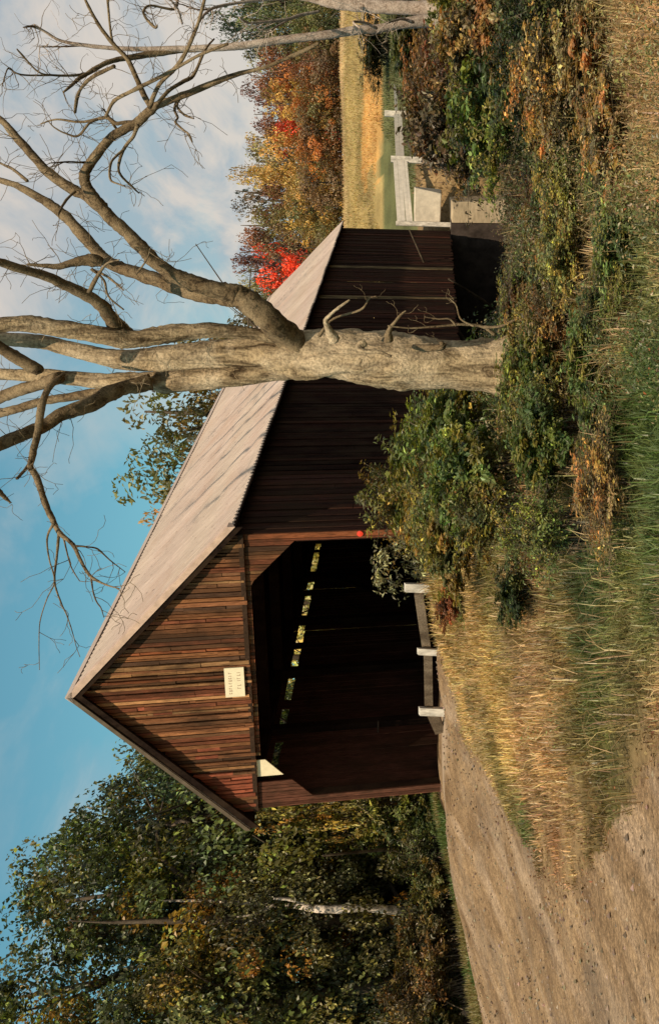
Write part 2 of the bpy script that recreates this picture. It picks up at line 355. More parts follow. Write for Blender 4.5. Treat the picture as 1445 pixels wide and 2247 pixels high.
pb = n.new('ShaderNodeTexVoronoi'); pb.inputs['Scale'].default_value = 9.0; l.new(co, pb.inputs['Vector'])
gv = mixc(n, l, ramp(n, l, pb.outputs['Distance'], [(0.10, 0.5), (0.16, 0.0)]), gv, (0.09, 0.06, 0.05))
gv = mixc(n, l, mth(n, l, 'MULTIPLY', attr(n, 'pale').outputs[2], .7), gv, (0.46, 0.36, 0.27))
so = mixc(n, l, 1.0, gc.outputs[0], ramp(n, l, noise(n, l, co, 7, 8, .75), [(0.3, 0.45), (0.65, 1.3)]), 'MULTIPLY')
gf = mth(n, l, 'ADD', ga.outputs[2], mth(n, l, 'MULTIPLY', mth(n, l, 'SUBTRACT', noise(n, l, co, 5, 6, .7), .5), 1.2))
l.new(mixc(n, l, ramp(n, l, gf, [(0.42, 0.0), (0.58, 1.0)]), so, gv), b.inputs['Base Color'])
b.inputs['Roughness'].default_value = 0.95; b.inputs['Specular IOR Level'].default_value = .1
bump(n, l, b, mth(n, l, 'ADD', g2, mth(n, l, 'MULTIPLY', g1, 1.0)), 0.55, 0.05); M['ground'] = m
g = obj('ground', mesh('ground', np.stack([XX, YY, ZZ], -1).reshape(-1, 3), fc_, m, {'gravel': gm.ravel(), 'pale': pale_.ravel(), 'col': cc.reshape(-1, 3)}, True))
tag(g, 'gravel road, dry verge, river bank and far meadow', None, None, 'structure')
# river
m, n, l, b = mat_new('river_water'); b.inputs['Base Color'].default_value = (0.03, 0.03, 0.02, 1); b.inputs['Roughness'].default_value = .08
bump(n, l, b, noise(n, l, objco(n), 2.5, 4, .6), .3, .05)
q = np.array([bw(-4, 60, -3.7), bw(40, 60, -3.7), bw(60, -60, -3.7), bw(0, -60, -3.7)])
tag(obj('water', mesh('water', q, [(3, 2, 1, 0)], m)), 'dark river water under the bridge', None, None, 'structure')

# ------------------------------------------------------------------ covered bridge
br = empty('covered_bridge', (BO[0], BO[1], BO[2]), math.atan2(AX[1], AX[0]))
tag(br, 'weathered brown covered bridge with corrugated metal roof and dark portal', 'covered bridge')
WB, LB, HE, HR, HT, OE, OF = 6.0, 26.8, 3.63, 6.49, 3.48, 0.26, 0.24
slope = (HR - HE) / (WB / 2 + OE)
def roofh(b_): return HR - abs(b_ - WB / 2) * slope
PAL = [(.17, .075, .038), (.12, .062, .034), (.20, .09, .042), (.13, .065, .036), (.24, .085, .04), (.21, .12, .06), (.18, .08, .04), (.34, .18, .085), (.08, .045, .03)]
def bcol(b_, h, red=0.0):
    c = np.array(random.choice(PAL)) * np.array([1.25, 1.2, 1.12]); c = c * random.uniform(.75, 1.3)
    if random.random() < red: c = np.array([.24, .085, .045]) * random.uniform(.6, 1.15)
    return tuple(c)
# gable: narrow vertical boards, each in short weathered lengths
mb = MB(); b_ = -0.02
while b_ < WB + 0.02:
    w = random.uniform(.05, .10); b1 = min(b_ + w, WB + .02); bm = (b_ + b1) / 2
    top = roofh(bm) - 0.10; h = HT + random.uniform(-.035, .03); off = random.uniform(-.028, .016)
    redp = .5 if (3.0 < bm < 3.35) else (.38 if bm > 3.6 else .12); base = bcol(bm, h, redp)
    while h < top - .03:
        hl = random.choice([.15, .35, .6, 1.2, 3]) * random.uniform(.7, 1.2); h1 = min(h + hl, top)
        k = random.uniform(.8, 1.22); nearroof = (top - h) < 1.0 and bm > 3.2
        c = tuple(x * k for x in base)
        if nearroof and random.random() < .5: c = (.34 * k, .10 * k, .055 * k)
        o2 = off + random.uniform(-.010, .010); t0 = roofh(b_) - .10 if h1 >= top else h1; t1 = roofh(b1) - .10 if h1 >= top else h1
        gp = .008
        mb.hexa([(-.06 + o2, b_ + gp, h), (-.02 + o2, b_ + gp, h), (-.02 + o2, b1 - gp, h + random.uniform(-.01, .01)), (-.06 + o2, b1 - gp, h),
                 (-.06 + o2 + random.uniform(-.012, .006), b_ + gp, t0 - .004), (-.02 + o2, b_ + gp, t0 - .004), (-.02 + o2, b1 - gp, t1 - .004), (-.06 + o2, b1 - gp, t1 - .004)], c)
        h = h1
    b_ = b1
mb.build('gable_siding', M['board'], br)
# portal siding with the bevelled opening
def open_h(bb):
    if bb < .16 or bb > 5.80: return None
    if bb < 1.0: return 2.60 + (bb - .16) / .84 * .78
    if bb > 5.30: return 2.45 + (5.80 - bb) / .50 * .45
    if bb > 4.75: return 3.47
    return 3.38
mb = MB(); b_ = 0.0
while b_ < WB:
    w = random.uniform(.06, .11); b1 = min(b_ + w, WB)
    if b_ < .16 < b1: b1 = .16
    if b_ < 5.8 < b1: b1 = 5.8
    if b_ < 5.30 < b1: b1 = 5.30
    bm = (b_ + b1) / 2; e = .005
    h0, h1 = open_h(bm), open_h(bm)
    if h0 is None: h0 = h1 = -.55
    elif bm < 1.0 or bm > 5.30: h0, h1 = open_h(max(.161, min(5.799, b_))) or 2.6, open_h(max(.161, min(5.799, b1))) or 2.45
    c = bcol(bm, 3, .35); k = .8
    if bm > 5: c = tuple(np.array([.17, .07, .045]) * random.uniform(.5, 1.3))
    c = tuple(x * k for x in c); o = random.uniform(-.008, .008)
    if HT - .02 - max(h0, h1) > .02:
        mb.hexa([(-.012 + o, b_ + e, h0), (.02, b_ + e, h0), (.02, b1 - e, h1), (-.012 + o, b1 - e, h1),
                 (-.012 + o, b_ + e, HT + .06), (.02, b_ + e, HT + .06), (.02, b1 - e, HT + .06), (-.012 + o, b1 - e, HT + .06)], c)
    b_ = b1
mb.build('portal_siding', M['board'], br)
mb = MB(); mb.hexa([(-.016, 4.86, 3.30), (.0, 4.86, 3.30), (.0, 5.24, 2.98), (-.016, 5.24, 2.98), (-.016, 4.86, 3.50), (.0, 4.86, 3.50), (.0, 5.24, 3.50), (-.016, 5.24, 3.50)])  # cream board put in for a bright spot in the siding
tag(mb.build('bright_spot', M['cream'], br), 'cream board put in for the bright spot in the upper left corner of the portal')
# long side walls of vertical boards
def on_side(U, V, bval):
    r = ray(U, V); nrm = np.array([BX[0], BX[1], 0]); t = (bval + BO @ nrm) / (r @ nrm); p = r * t - BO; return p[0] * AX[0] + p[1] * AX[1]
dash = sorted((on_side(u0_, 640, WB - .03), on_side(u1_, 640, WB - .03)) for u0_, u1_ in [(545, 622), (645, 693), (712, 762), (782, 825), (837, 877), (895, 940), (952, 975), (992, 1035), (1040, 1056)])
def wall(name, b0, b1_, slit=None, pale=()):
    mb = MB(); a = 0.03
    while a < LB:
        w = random.uniform(.10, .16); a1 = min(a + w, LB); o = random.uniform(-.016, .016) * (1 if b0 < 3 else 1)
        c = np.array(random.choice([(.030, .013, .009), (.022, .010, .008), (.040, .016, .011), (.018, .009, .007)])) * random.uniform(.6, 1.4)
        if a < 2.6 and b0 < 3: c = c * 2.0  # front boards painted brighter, as the raking sun at the corner
        if b0 > 3: c = np.array([.10, .045, .032]) * random.uniform(.85, 1.15)  # left wall's inner glow painted as a lighter reddish board colour
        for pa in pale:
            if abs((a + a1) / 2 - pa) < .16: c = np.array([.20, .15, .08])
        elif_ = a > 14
        if elif_ and not any(abs((a + a1) / 2 - pa) < .16 for pa in pale): c = c * 1.6  # far boards painted paler, for the faintly lit end of the wall
        bot = -.58 + random.uniform(-.05, .05)
        spans = [(bot, HE - .02)]
        if slit:
            for d0, d1 in dash:
                if a < d0 < a1 - .02: a1 = d0
                if a < d1 < a1 - .02: a1 = d1
        if slit and (any(d0 - .01 <= a < d1 - .01 for d0, d1 in dash) or (a > dash[-1][1] and int(a / .8) % 3)):
            spans = [(bot, slit[0] + random.uniform(-.012, .012)), (slit[1], HE - .02)]
        for (p, q_) in spans:
            if (not slit) and random.random() < .35 and q_ - p > 2:
                mid = random.uniform(p + .8, q_ - .8); mb.box(a + .005, a1 - .005, b0 + o, b1_ + o, p, mid, tuple(c)); p = mid + .012; c = c * random.uniform(.7, 1.4)
            mb.box(a + .005, a1 - .005, b0 + o, b1_ + o, p, q_, tuple(c))
        a = a1
    return mb.build(name, M['board'], br)
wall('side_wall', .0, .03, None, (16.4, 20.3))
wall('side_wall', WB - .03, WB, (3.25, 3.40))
# inner framing: posts, braces, plates, tie beams, rafters
k = 12
for sb in (.12, WB - .12):
    for i in range(k + 1):
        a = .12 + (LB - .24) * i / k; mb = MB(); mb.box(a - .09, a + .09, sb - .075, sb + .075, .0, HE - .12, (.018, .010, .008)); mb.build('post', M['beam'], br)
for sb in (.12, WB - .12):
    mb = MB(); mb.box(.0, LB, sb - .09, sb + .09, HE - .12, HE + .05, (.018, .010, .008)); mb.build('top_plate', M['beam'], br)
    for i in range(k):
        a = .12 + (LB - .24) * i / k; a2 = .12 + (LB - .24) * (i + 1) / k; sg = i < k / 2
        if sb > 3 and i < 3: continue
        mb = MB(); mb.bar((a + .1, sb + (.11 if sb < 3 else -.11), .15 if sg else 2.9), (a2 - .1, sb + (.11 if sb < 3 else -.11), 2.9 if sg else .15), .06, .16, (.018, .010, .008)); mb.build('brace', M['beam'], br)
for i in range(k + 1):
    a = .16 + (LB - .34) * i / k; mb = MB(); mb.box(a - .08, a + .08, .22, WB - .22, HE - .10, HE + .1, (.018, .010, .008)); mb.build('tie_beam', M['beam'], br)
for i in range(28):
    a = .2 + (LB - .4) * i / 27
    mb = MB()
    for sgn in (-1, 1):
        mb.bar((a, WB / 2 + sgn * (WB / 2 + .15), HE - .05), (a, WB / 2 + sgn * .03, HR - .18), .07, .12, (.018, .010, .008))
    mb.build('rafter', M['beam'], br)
# deck
mb = MB(); a = -.1
while a < LB + .1:
    w = random.uniform(.18, .26); k_ = random.uniform(.7, 1.2); mb.box(a, a + w - .008, .06, WB - .06, -.07 + random.uniform(-.004, .004), -.004, (.22 * k_, .14 * k_, .10 * k_)); a += w
mb.build('deck', M['beam'], br)
for bb in (.5, 1.8, 3.0, 4.2, 5.5):
    mb = MB(); mb.box(0, LB, bb - .12, bb + .12, -.50, -.08, (.018, .010, .008)); mb.build('floor_beam', M['beam'], br)
# rear gable
mb = MB(); b_ = 0
while b_ < WB:
    b1 = min(b_ + .2, WB); mb.hexa([(LB, b_, HT), (LB + .03, b_, HT), (LB + .03, b1 - .005, HT), (LB, b1 - .005, HT), (LB, b_, roofh(b_) - .12), (LB + .03, b_, roofh(b_) - .12), (LB + .03, b1 - .005, roofh(b1) - .12), (LB, b1 - .005, roofh(b1) - .12)], (.1, .06, .04)); b_ = b1
mb.build('rear_gable', M['board'], br)
# roof slopes: corrugated sheets with real thickness
def roof_side(sgn):
    na = int((LB + 2 * OF) / .022) + 1; aa = np.linspace(-OF, LB + OF, na)
    nr = 9; v = []; vc = []; rs_ = np.random.default_rng(3 + sgn); tone = rs_.uniform(.9, 1.07, (3, 60))
    for t in (0, 1):
        for r in range(nr):
            s_ = r / (nr - 1) * (WB / 2 + OE); bb = WB / 2 + sgn * s_
            lap = .006 * (r % 4)
            hh = HR - s_ * slope + .016 * np.cos(aa * 2 * math.pi / .145) + vnoise(aa, aa * 0 + s_, 2.2, 3) * .012 - t * .03
            sheet = np.floor((aa + OF) / .78); hh = hh + .006 * np.sin(sheet * 2.1 + r)
            jit = (np.sin(sheet * 5.3) * .02 if r == nr - 1 else 0)
            v.append(np.stack([aa, np.full(na, bb) + sgn * jit, hh + .018 * ((r * 3 // nr) == 0) - .012 * ((r * 3 // nr) == 2)], 1)); tn = tone[min(2, r * 3 // nr), sheet.astype(int)]; vc.append(np.stack([tn, tn * rs_.uniform(.97, 1), tn * .96], 1))
    v = np.concatenate(v); id_ = np.arange(len(v)).reshape(2, nr, na)
    f = []
    for t in (0, 1):
        q_ = np.stack([id_[t, :-1, :-1].ravel(), id_[t, :-1, 1:].ravel(), id_[t, 1:, 1:].ravel(), id_[t, 1:, :-1].ravel()], 1); f.append(q_)
    for A_, B_ in ((id_[0, 0], id_[1, 0]), (id_[0, -1], id_[1, -1]), (id_[0, :, 0], id_[1, :, 0]), (id_[0, :, -1], id_[1, :, -1])):
        f.append(np.stack([A_[:-1], A_[1:], B_[1:], B_[:-1]], 1))
    me = mesh('roof_slope', v, np.concatenate(f), M['roof'], {'col': np.concatenate(vc)}, False)
    return obj('roof_slope', me, br)
roof_side(-1); roof_side(1)
# rake edge cap, barge boards, eave board, sheathing under the metal
for sgn in (-1, 1):
    e0 = (WB / 2, HR); e1 = (WB / 2 + sgn * (WB / 2 + OE), HE)
    mb = MB(); dk = .045 if sgn > 0 else .085
    mb.hexa([(-OF - .03, e0[0], e0[1] - dk), (-OF + .15, e0[0], e0[1] + .012), (-OF + .15, e1[0] + sgn * .03, e1[1] + .012), (-OF - .03, e1[0] + sgn * .03, e1[1] - dk),
             (-OF - .03, e0[0], e0[1] + .05), (-OF + .15, e0[0], e0[1] + .05), (-OF + .15, e1[0] + sgn * .03, e1[1] + .05), (-OF - .03, e1[0] + sgn * .03, e1[1] + .05)], (1, 1, 1))
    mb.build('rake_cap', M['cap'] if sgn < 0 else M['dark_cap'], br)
    mb = MB(); mb.hexa([(-OF, e0[0], e0[1] - .20), (-OF + .035, e0[0], e0[1] - .20), (-OF + .035, e1[0], e1[1] - .20), (-OF, e1[0], e1[1] - .20),
             (-OF, e0[0], e0[1] - .033), (-OF + .035, e0[0], e0[1] - .033), (-OF + .035, e1[0], e1[1] - .033), (-OF, e1[0], e1[1] - .033)], (.015, .009, .007))
    mb.build('barge_board', M['beam'], br)  # near-black colour stands in for the shadow band along the rake
    mb = MB(); mb.hexa([(-OF + .04, e0[0], e0[1] - .075), (LB + OF - .01, e0[0], e0[1] - .075), (LB + OF - .01, e1[0] - sgn * .01, e1[1] - .075), (-OF + .04, e1[0] - sgn * .01, e1[1] - .075),
             (-OF + .04, e0[0], e0[1] - .045), (LB + OF - .01, e0[0], e0[1] - .045), (LB + OF - .01, e1[0] - sgn * .01, e1[1] - .045), (-OF + .04, e1[0] - sgn * .01, e1[1] - .045)], (.018, .010, .008))
    mb.build('roof_sheathing', M['beam'], br)
mb = MB(); mb.hexa([(-OF - .03, WB/2 - .13, HR - .06), (LB + OF, WB/2 - .13, HR - .06), (LB + OF, WB/2 + .13, HR - .06), (-OF - .03, WB/2 + .13, HR - .06),
                    (-OF - .03, WB/2 - .012, HR + .06), (LB + OF, WB/2 - .012, HR + .06), (LB + OF, WB/2 + .012, HR + .06), (-OF - .03, WB/2 + .012, HR + .06)])
mb.build('ridge_cap', M['roof'], br)
mb = MB(); mb.box(-.075, -.02, -.02, WB + .02, HT - .02, HT + .06, (.05, .03, .02)); mb.build('gable_drip_board', M['beam'], br)
# sign
mb = MB(); mb.box(-.125, -.10, 2.69, 3.32, 3.57, 3.91); sg = mb.build('sign_board', M['sign'], br)
tag(sg, 'small cream sign with two lines of faded lettering over the portal')
random.seed(3)
def stroke(bc, hc, w, h_): mb.box(-.1272, -.1245, bc - w / 2, bc + w / 2, hc - h_ / 2, hc + h_ / 2)
for i in range(9):     # faded, unreadable letters
    mb = MB(); bc = 3.25 - i * .055; stroke(bc, 3.815, .010, .055)
    if i % 2 == 0: stroke(bc - .014, 3.835, .018, .009)
    if i % 3 == 0: stroke(bc - .014, 3.80, .018, .009)
    if i % 4 == 1: stroke(bc - .014, 3.79, .018, .009); stroke(bc - .024, 3.815, .008, .05)
    mb.build('letter', M['ink'], sg)
for i, bc in enumerate((3.14, 3.08, 2.97, 2.93, 2.86, 2.80)):
    mb = MB(); stroke(bc, 3.665, .010, .06)
    if i in (0, 3): stroke(bc - .014, 3.69, .018, .009)
    if i in (1, 4): stroke(bc - .014, 3.64, .02, .009)
    mb.build('letter', M['ink'], sg)
random.seed(11)
# reflector on the right jamb
m, n, l, b = mat_new('red_reflector'); b.inputs['Base Color'].default_value = (.75, .06, .03, 1); b.inputs['Roughness'].default_value = .25
ring = [(math.cos(t) * .055, math.sin(t) * .055) for t in np.linspace(0, 2 * math.pi, 15)[:-1]]
v = [(-.05, .05 + p[0], 1.45 + p[1]) for p in ring] + [(-.02, .05 + p[0], 1.45 + p[1]) for p in ring] + [(-.06, .05, 1.45)] * 1
me = bpy.data.meshes.new('reflector'); me.from_pydata(v, [], [(i, (i + 1) % 14, 14 + (i + 1) % 14, 14 + i) for i in range(14)] + [((i + 1) % 14, i, 28) for i in range(14)]); me.materials.append(m)
tag(obj('reflector', me, br), 'round red reflector on the right jamb of the portal')

# abutments
def block(name, pts_lo, pts_hi, mat, label, cat, group=None):
    mb = MB(); mb.hexa(list(pts_lo) + list(pts_hi)); o = mb.build(name, mat)
    bm = o.modifiers.new('b', 'BEVEL'); bm.width = .04; bm.segments = 2
    return tag(o, label, cat, group)
def pl(*q): return [bw(*x) for x in q]
block('bridge_abutment', pl((26.0, -.55, -4.6), (30.4, -.55, -4.6), (30.4, 6.3, -4.6), (26.0, 6.3, -4.6)), pl((26.2, -.45, -.60), (30.3, -.40, -.62), (30.3, 6.2, -.6), (26.2, 6.2, -.6)), M['shade_stone'],
      'stone abutment coloured dark for shade under the far end of the bridge', 'abutment')
e1 = P(1735, 1135, 47); e2 = P(1806, 1120, 46.5)
block('wing_wall', [P(1728, 1160, 46.9), P(1812, 1160, 46.0), P(1830, 1160, 49), P(1745, 1160, 49.5)], [P(1734, 990, 46.9), P(1803, 992, 46.0), P(1815, 985, 49), P(1745, 985, 49.5)], M['concrete'],
      'tan concrete wing wall beside the far right corner of the bridge', 'retaining wall')
block('concrete_parapet', [P(1752, 965, 47.6), P(1822, 968, 47.2), P(1832, 968, 47.9), P(1760, 965, 48.3)], [P(1752, 908, 47.6), P(1836, 909, 47.2), P(1838, 908, 47.9), P(1760, 907, 48.3)], M['concrete_pale'],
      'pale concrete parapet below the white guard rail past the bridge', 'parapet')
block('bridge_abutment', pl((.1, -.3, -4.4), (2.2, -.3, -4.4), (2.2, 6.3, -4.4), (.1, 6.3, -4.4)), pl((.1, -.2, -.60), (1.8, -.2, -.6), (1.8, 6.2, -.6), (.1, 6.2, -.6)), M['stone'],
      'dark stone abutment under the near end of the bridge', 'abutment')

# guard rail beside the approach
random.seed(5)
def post_mesh(w, h, mat, name='post', lean=0):
    mb = MB(); mb.hexa([(-w, -w, -.3), (w, -w, -.3), (w, w, -.3), (-w, w, -.3), (-w*.95+lean, -w, h), (w*.95+lean, -w, h), (w*.95+lean, w, h - .02), (-w*.95+lean, w, h - .02)])
    return mb
gr = empty('guard_rail'); tag(gr, 'low white post guard rail with a weathered grey rail at the bridge mouth', 'guard rail')
pts = []
for (U, Vt, y, w, vb) in [(958, 890, 19.6, .07, 990), (818, 918, 20.6, .055, 962), (687, 921, 21.4, .07, 966)]:
    top = P(U, Vt, y); z0 = float(terrain(top[0], top[1])) - .25; bot = P(U - 6, vb, y)
    mb = MB(); dx = bot[0] - top[0]; zb = min(z0, bot[2])
    mb.hexa([(top[0]+dx-w, y-w, zb), (top[0]+dx+w, y-w, zb), (top[0]+dx+w, y+w, zb), (top[0]+dx-w, y+w, zb), (top[0]-w, y-w, top[2]), (top[0]+w, y-w, top[2]), (top[0]+w, y+w, top[2]+.03), (top[0]-w, y+w, top[2]+.03)])
    mb.build('post', M['white'], gr); pts.append((top, y))
def rail(p, q, w=.05, h=.16, col=(.15, .11, .075), par=gr, mat='board_h'):
    mb = MB(); mb.bar(p, q, w, h, col); return mb.build('rail', M[mat], par)
rail(P(944, 918, 19.9), P(818, 936, 20.75), .05, .15, (.2, .155, .11)); rail(P(818, 938, 20.75), P(690, 940, 21.5), .05, .15, (.2, .155, .11)); rail(P(690, 944, 21.5), P(640, 966, 21.9), .05, .2)
# board fence along the far road
bf = empty('board_fence'); tag(bf, 'white board fence running along the far road beyond the bridge', 'fence')
for U, Vt, Vb, y, w in [(1757, 868, 915, 47.5, .09), (1898, 857, 900, 50, .13), (1998, 843, 888, 56, .14), (2127, 851, 872, 84, .10)]:
    t = P(U, Vt, y); z = float(terrain(t[0], y)); mb = MB(); mb.box(t[0] - w, t[0] + w, y - .1, y + .1, min(z, P(U, Vb, y)[2]) - .3, t[2]); mb.build('post', M['white'], bf)
M['fence'] = plain('white_fence_paint', (0.66, 0.60, 0.52), 0.8, 0.15, 5, 0.2)
for (a_, ya, b2, yb, hh) in [((1757, 880), 47.5, (1898, 871), 50, .33), ((1757, 898), 47.5, (1898, 886), 50, .26), ((1900, 877), 50.2, (1998, 873), 56, .36), ((1998, 869), 56.3, (2127, 863), 84, .14)]:
    p, q = P(*a_, ya), P(*b2, yb)
    for dz in (-hh * .25, hh * .25):
        mb = MB(); e = random.uniform(-.02, .02); mb.bar(p + np.array([0, 0, dz]), q + np.array([0, 0, dz + e]), .05, hh * .485); mb.build('rail', M['fence'], bf)

# ------------------------------------------------------------------ tubes
def smooth_path(pts, step=6):
    pts = np.array(pts, float); o = []
    n_ = len(pts)
    for i in range(n_ - 1):
        p0, p1, p2, p3 = pts[max(i - 1, 0)], pts[i], pts[i + 1], pts[min(i + 2, n_ - 1)]
        for k_ in range(step):
            t = k_ / step
            o.append(.5 * ((2 * p1) + (-p0 + p2) * t + (2 * p0 - 5 * p1 + 4 * p2 - p3) * t * t + (-p0 + 3 * p1 - 3 * p2 + p3) * t ** 3))
    o.append(pts[-1]); return np.array(o)
def tube(path, sides=10, rough=.08, seed=0, closed=True):
    """path rows: x y z r -> verts, faces"""
    rg = np.random.default_rng(seed); p = path[:, :3]; r = np.maximum(path[:, 3], .002)
    t = np.gradient(p, axis=0); t /= np.linalg.norm(t, axis=1)[:, None] + 1e-9
    up = np.array([0.13, 1, 0.2]); u = np.cross(t, up); u /= np.linalg.norm(u, axis=1)[:, None] + 1e-9; w = np.cross(t, u)
    an = np.linspace(0, 2 * math.pi, sides, endpoint=False)
    k1 = rg.normal(0, 1, (len(p), sides)); k1 = (k1 + np.roll(k1, 1, 0) + np.roll(k1, 1, 1) + np.roll(k1, 2, 0)) / 2
    rr = r[:, None] * (1 + rough * k1 + rough * .9 * np.sin(an[None] * 3 + rg.uniform(0, 6) + np.arange(len(p))[:, None] * .12))
    v = p[:, None] + rr[..., None] * (np.cos(an)[None, :, None] * u[:, None] + np.sin(an)[None, :, None] * w[:, None])
    v = v.reshape(-1, 3); i = np.arange(len(p) * sides).reshape(len(p), sides)
    f = np.stack([i[:-1], np.roll(i[:-1], -1, 1), np.roll(i[1:], -1, 1), i[1:]], -1).reshape(-1, 4)
    v = np.vstack([v, p[:1], p[-1:]]); c0, c1 = len(v) - 2, len(v) - 1
    caps = np.array([(i[0, (j + 1) % sides], i[0, j], c0, c0) for j in range(sides)])
    f = np.vstack([f, [(i[0, (j + 1) % sides], i[0, j], c0, c0) for j in range(0)] or np.zeros((0, 4), int)])
    tri = [(i[-1, j], i[-1, (j + 1) % sides], c1) for j in range(sides)] + [(i[0, (j + 1) % sides], i[0, j], c0) for j in range(sides)]
    return v, f, np.array(tri)
class TB:
    def __init__(s): s.v = []; s.f = []; s.n = 0
    def add(s, path, sides=10, rough=.08, seed=0):
        v, f, tri = tube(path, sides, rough, seed)
        s.v.append(v); s.f += [tuple(q + s.n) for q in f.tolist() and f] + [tuple(q + s.n) for q in tri]; s.n += len(v)
    def build(s, name, mat, parent=None):
        me = bpy.data.meshes.new(name); me.from_pydata(np.concatenate(s.v).tolist(), [], [tuple(int(k_) for k_ in q) for q in s.f])
        me.polygons.foreach_set('use_smooth', np.full(len(me.polygons), True)); me.materials.append(mat); me.update()
        return obj(name, me, parent)
def ip(pts, d0, d1=None, wf=1.0):
    """picture points (x, y, width) of the sideways print, from depth d0 to d1 -> world path with radius"""
    d1 = d0 if d1 is None else d1; o = []; n_ = len(pts)
    for i, q in enumerate(pts):
        d = q[3] if len(q) > 3 else d0 + (d1 - d0) * i / max(1, n_ - 1)
        w_ = P(2247 - q[1], q[0], d); o.append([*w_, q[2] * wf / 2 / pxm(w_)])
    return np.array(o)
def twigs(tb, path, nn, ln, rg, depth=2, r0=.006, side=6):
    """fine twigs growing off a world path"""
    for _ in range(nn):
        k_ = rg.integers(max(1, len(path) // 4), len(path)); p = path[k_, :3]; d = path[k_, :3] - path[k_ - 1, :3]; d = d / (np.linalg.norm(d) + 1e-9)
        d = d + rg.normal(0, .75, 3); d /= np.linalg.norm(d); r = min(r0, path[k_, 3] * .6 + .001); q = [[*p, r]]; n_ = 5; L_ = ln * rg.uniform(.4, 1.2)
        for j in range(n_):
            d = d + rg.normal(0, .28, 3) + np.array([0, 0, .05]); d /= np.linalg.norm(d); p = p + d * L_ / n_; q.append([*p, r * (1 - .75 * (j + 1) / n_)])
        q = np.array(q); v, f, tri = tube(q, 4, 0, 0)
        tb.v.append(v); tb.f += [tuple(z_ + tb.n) for z_ in f] + [tuple(z_ + tb.n) for z_ in tri]; tb.n += len(v)
        if depth > 1: twigs(tb, q, 2, ln * .5, rg, depth - 1, r * .6, side)

# ------------------------------------------------------------------ the big dead tree
D = 12.6
dt = empty('dead_tree', tuple(P(2247 - 800, 1160, D)))
tag(dt, 'big leafless tree with thick pale trunk standing in front of the bridge', 'tree')
inv = Matrix.Translation(dt.location).inverted()
def tadd(tb_name, paths, mat, sides=12, rough=.08, par=dt, sd=0, label=None, tw=0, tl=.5, tr=.004):
    tb = TB(); rt_ = np.random.default_rng(sd + 500)
    for i, p in enumerate(paths):
        p = smooth_path(p, 6); q = p.copy(); q[:, :3] -= np.array(par.location); tb.add(q, sides, rough, sd + i)
        if tw: twigs(tb, q, tw, tl, rt_, 2, tr)
    o = tb.build(tb_name, mat, par)
    if label: o['label'] = label
    return o
trunk_p = [ip([(1210, 806, 230), (1165, 804, 180), (1130, 802, 146), (1085, 800, 122), (1020, 800, 108), (940, 797, 112), (870, 792, 124), (800, 785, 118), (740, 778, 106), (680, 775, 98), (620, 778, 92), (570, 777, 78),
              (500, 775, 64), (430, 779, 58), (350, 786, 54), (280, 790, 46), (225, 782, 38), (150, 765, 32), (100, 752, 30), (50, 747, 30), (-30, 742, 28)], D, 13.2)]
tadd('trunk', trunk_p, M['bark'], 40, .04, sd=1)
stems = [
 ip([(700, 760, 20), (640, 744, 28), (600, 738, 30), (540, 729, 28), (475, 725, 32), (390, 730, 40), (340, 738, 42), (285, 745, 42), (250, 742, 40), (180, 728, 36), (110, 717, 38), (60, 709, 38), (0, 712, 34), (-40, 712, 30)], 12.8, 12.2),
 ip([(800, 790, 40), (720, 795, 60), (660, 804, 58), (620, 811, 48), (540, 824, 42), (450, 831, 46), (370, 838, 48), (300, 836, 36), (220, 836, 34), (110, 826, 30), (40, 822, 26), (-30, 818, 24)], 12.6, 13.6),
 ip([(85, 812, 22), (75, 806, 26), (30, 780, 26), (0, 762, 24), (-30, 745, 22)], 12.4, 12.2),
 ip([(330, 838, 36), (270, 852, 34), (235, 866, 36), (194, 889, 34), (138, 909, 30), (97, 936, 28), (55, 952, 28), (0, 975, 28), (-30, 985, 26)], 13.0, 12.0),
 ip([(250, 858, 22), (210, 862, 22), (172, 868, 20), (120, 876, 18), (80, 884, 18), (40, 897, 18), (0, 908, 18), (-30, 915, 16)], 13.6, 14.6),
 ip([(130, 830, 26), (94, 842, 26), (40, 858, 26), (0, 872, 24), (-30, 880, 22)], 13.2, 14.0),
 ip([(285, 742, 36), (262, 722, 36), (245, 700, 31), (225, 672, 27), (190, 647, 25), (140, 624, 22), (100, 606, 20), (50, 592, 19), (0, 575, 18), (-20, 568, 17)], 12.7, 11.4),
]
for i, s_ in enumerate(stems): tadd('limb', [s_], M['limb'] if i > 1 else M['bark'], 14, .07, sd=20 + i, tw=(12 if i in (0, 1, 3, 4) else 14 if i == 6 else 0))
big = ip([(730, 782, 30, 13.15), (690, 774, 44, 13.0), (655, 756, 56, 12.8), (622, 732, 60, 12.65), (590, 702, 54), (560, 676, 52), (535, 655, 50), (515, 643, 42), (495, 640, 40), (460, 632, 38), (420, 620, 36), (380, 603, 32), (340, 575, 29), (320, 553, 27), (280, 512, 26), (245, 480, 26), (220, 452, 26),
          (200, 425, 24), (186, 395, 22), (190, 372, 20), (212, 340, 19), (240, 305, 18), (270, 285, 20), (300, 270, 20), (322, 250, 19), (345, 232, 17), (380, 218, 15), (425, 200, 14), (470, 181, 13), (525, 161, 10), (577, 149, 8), (624, 130, 8), (660, 115, 9), (700, 94, 6)], 12.6, 11.6)
tadd('limb', [big], M['limb'], 16, .07, sd=40, tw=16)
l2 = ip([(520, 660, 34), (503, 656, 36), (470, 650, 35), (425, 641, 34), (385, 628, 32), (350, 616, 31), (300, 600, 29), (255, 585, 26), (222, 564, 25), (200, 538, 24), (165, 497, 22), (135, 467, 22), (90, 436, 19), (40, 408, 15), (0, 395, 13), (-20, 390, 12)], 12.5, 13.5)
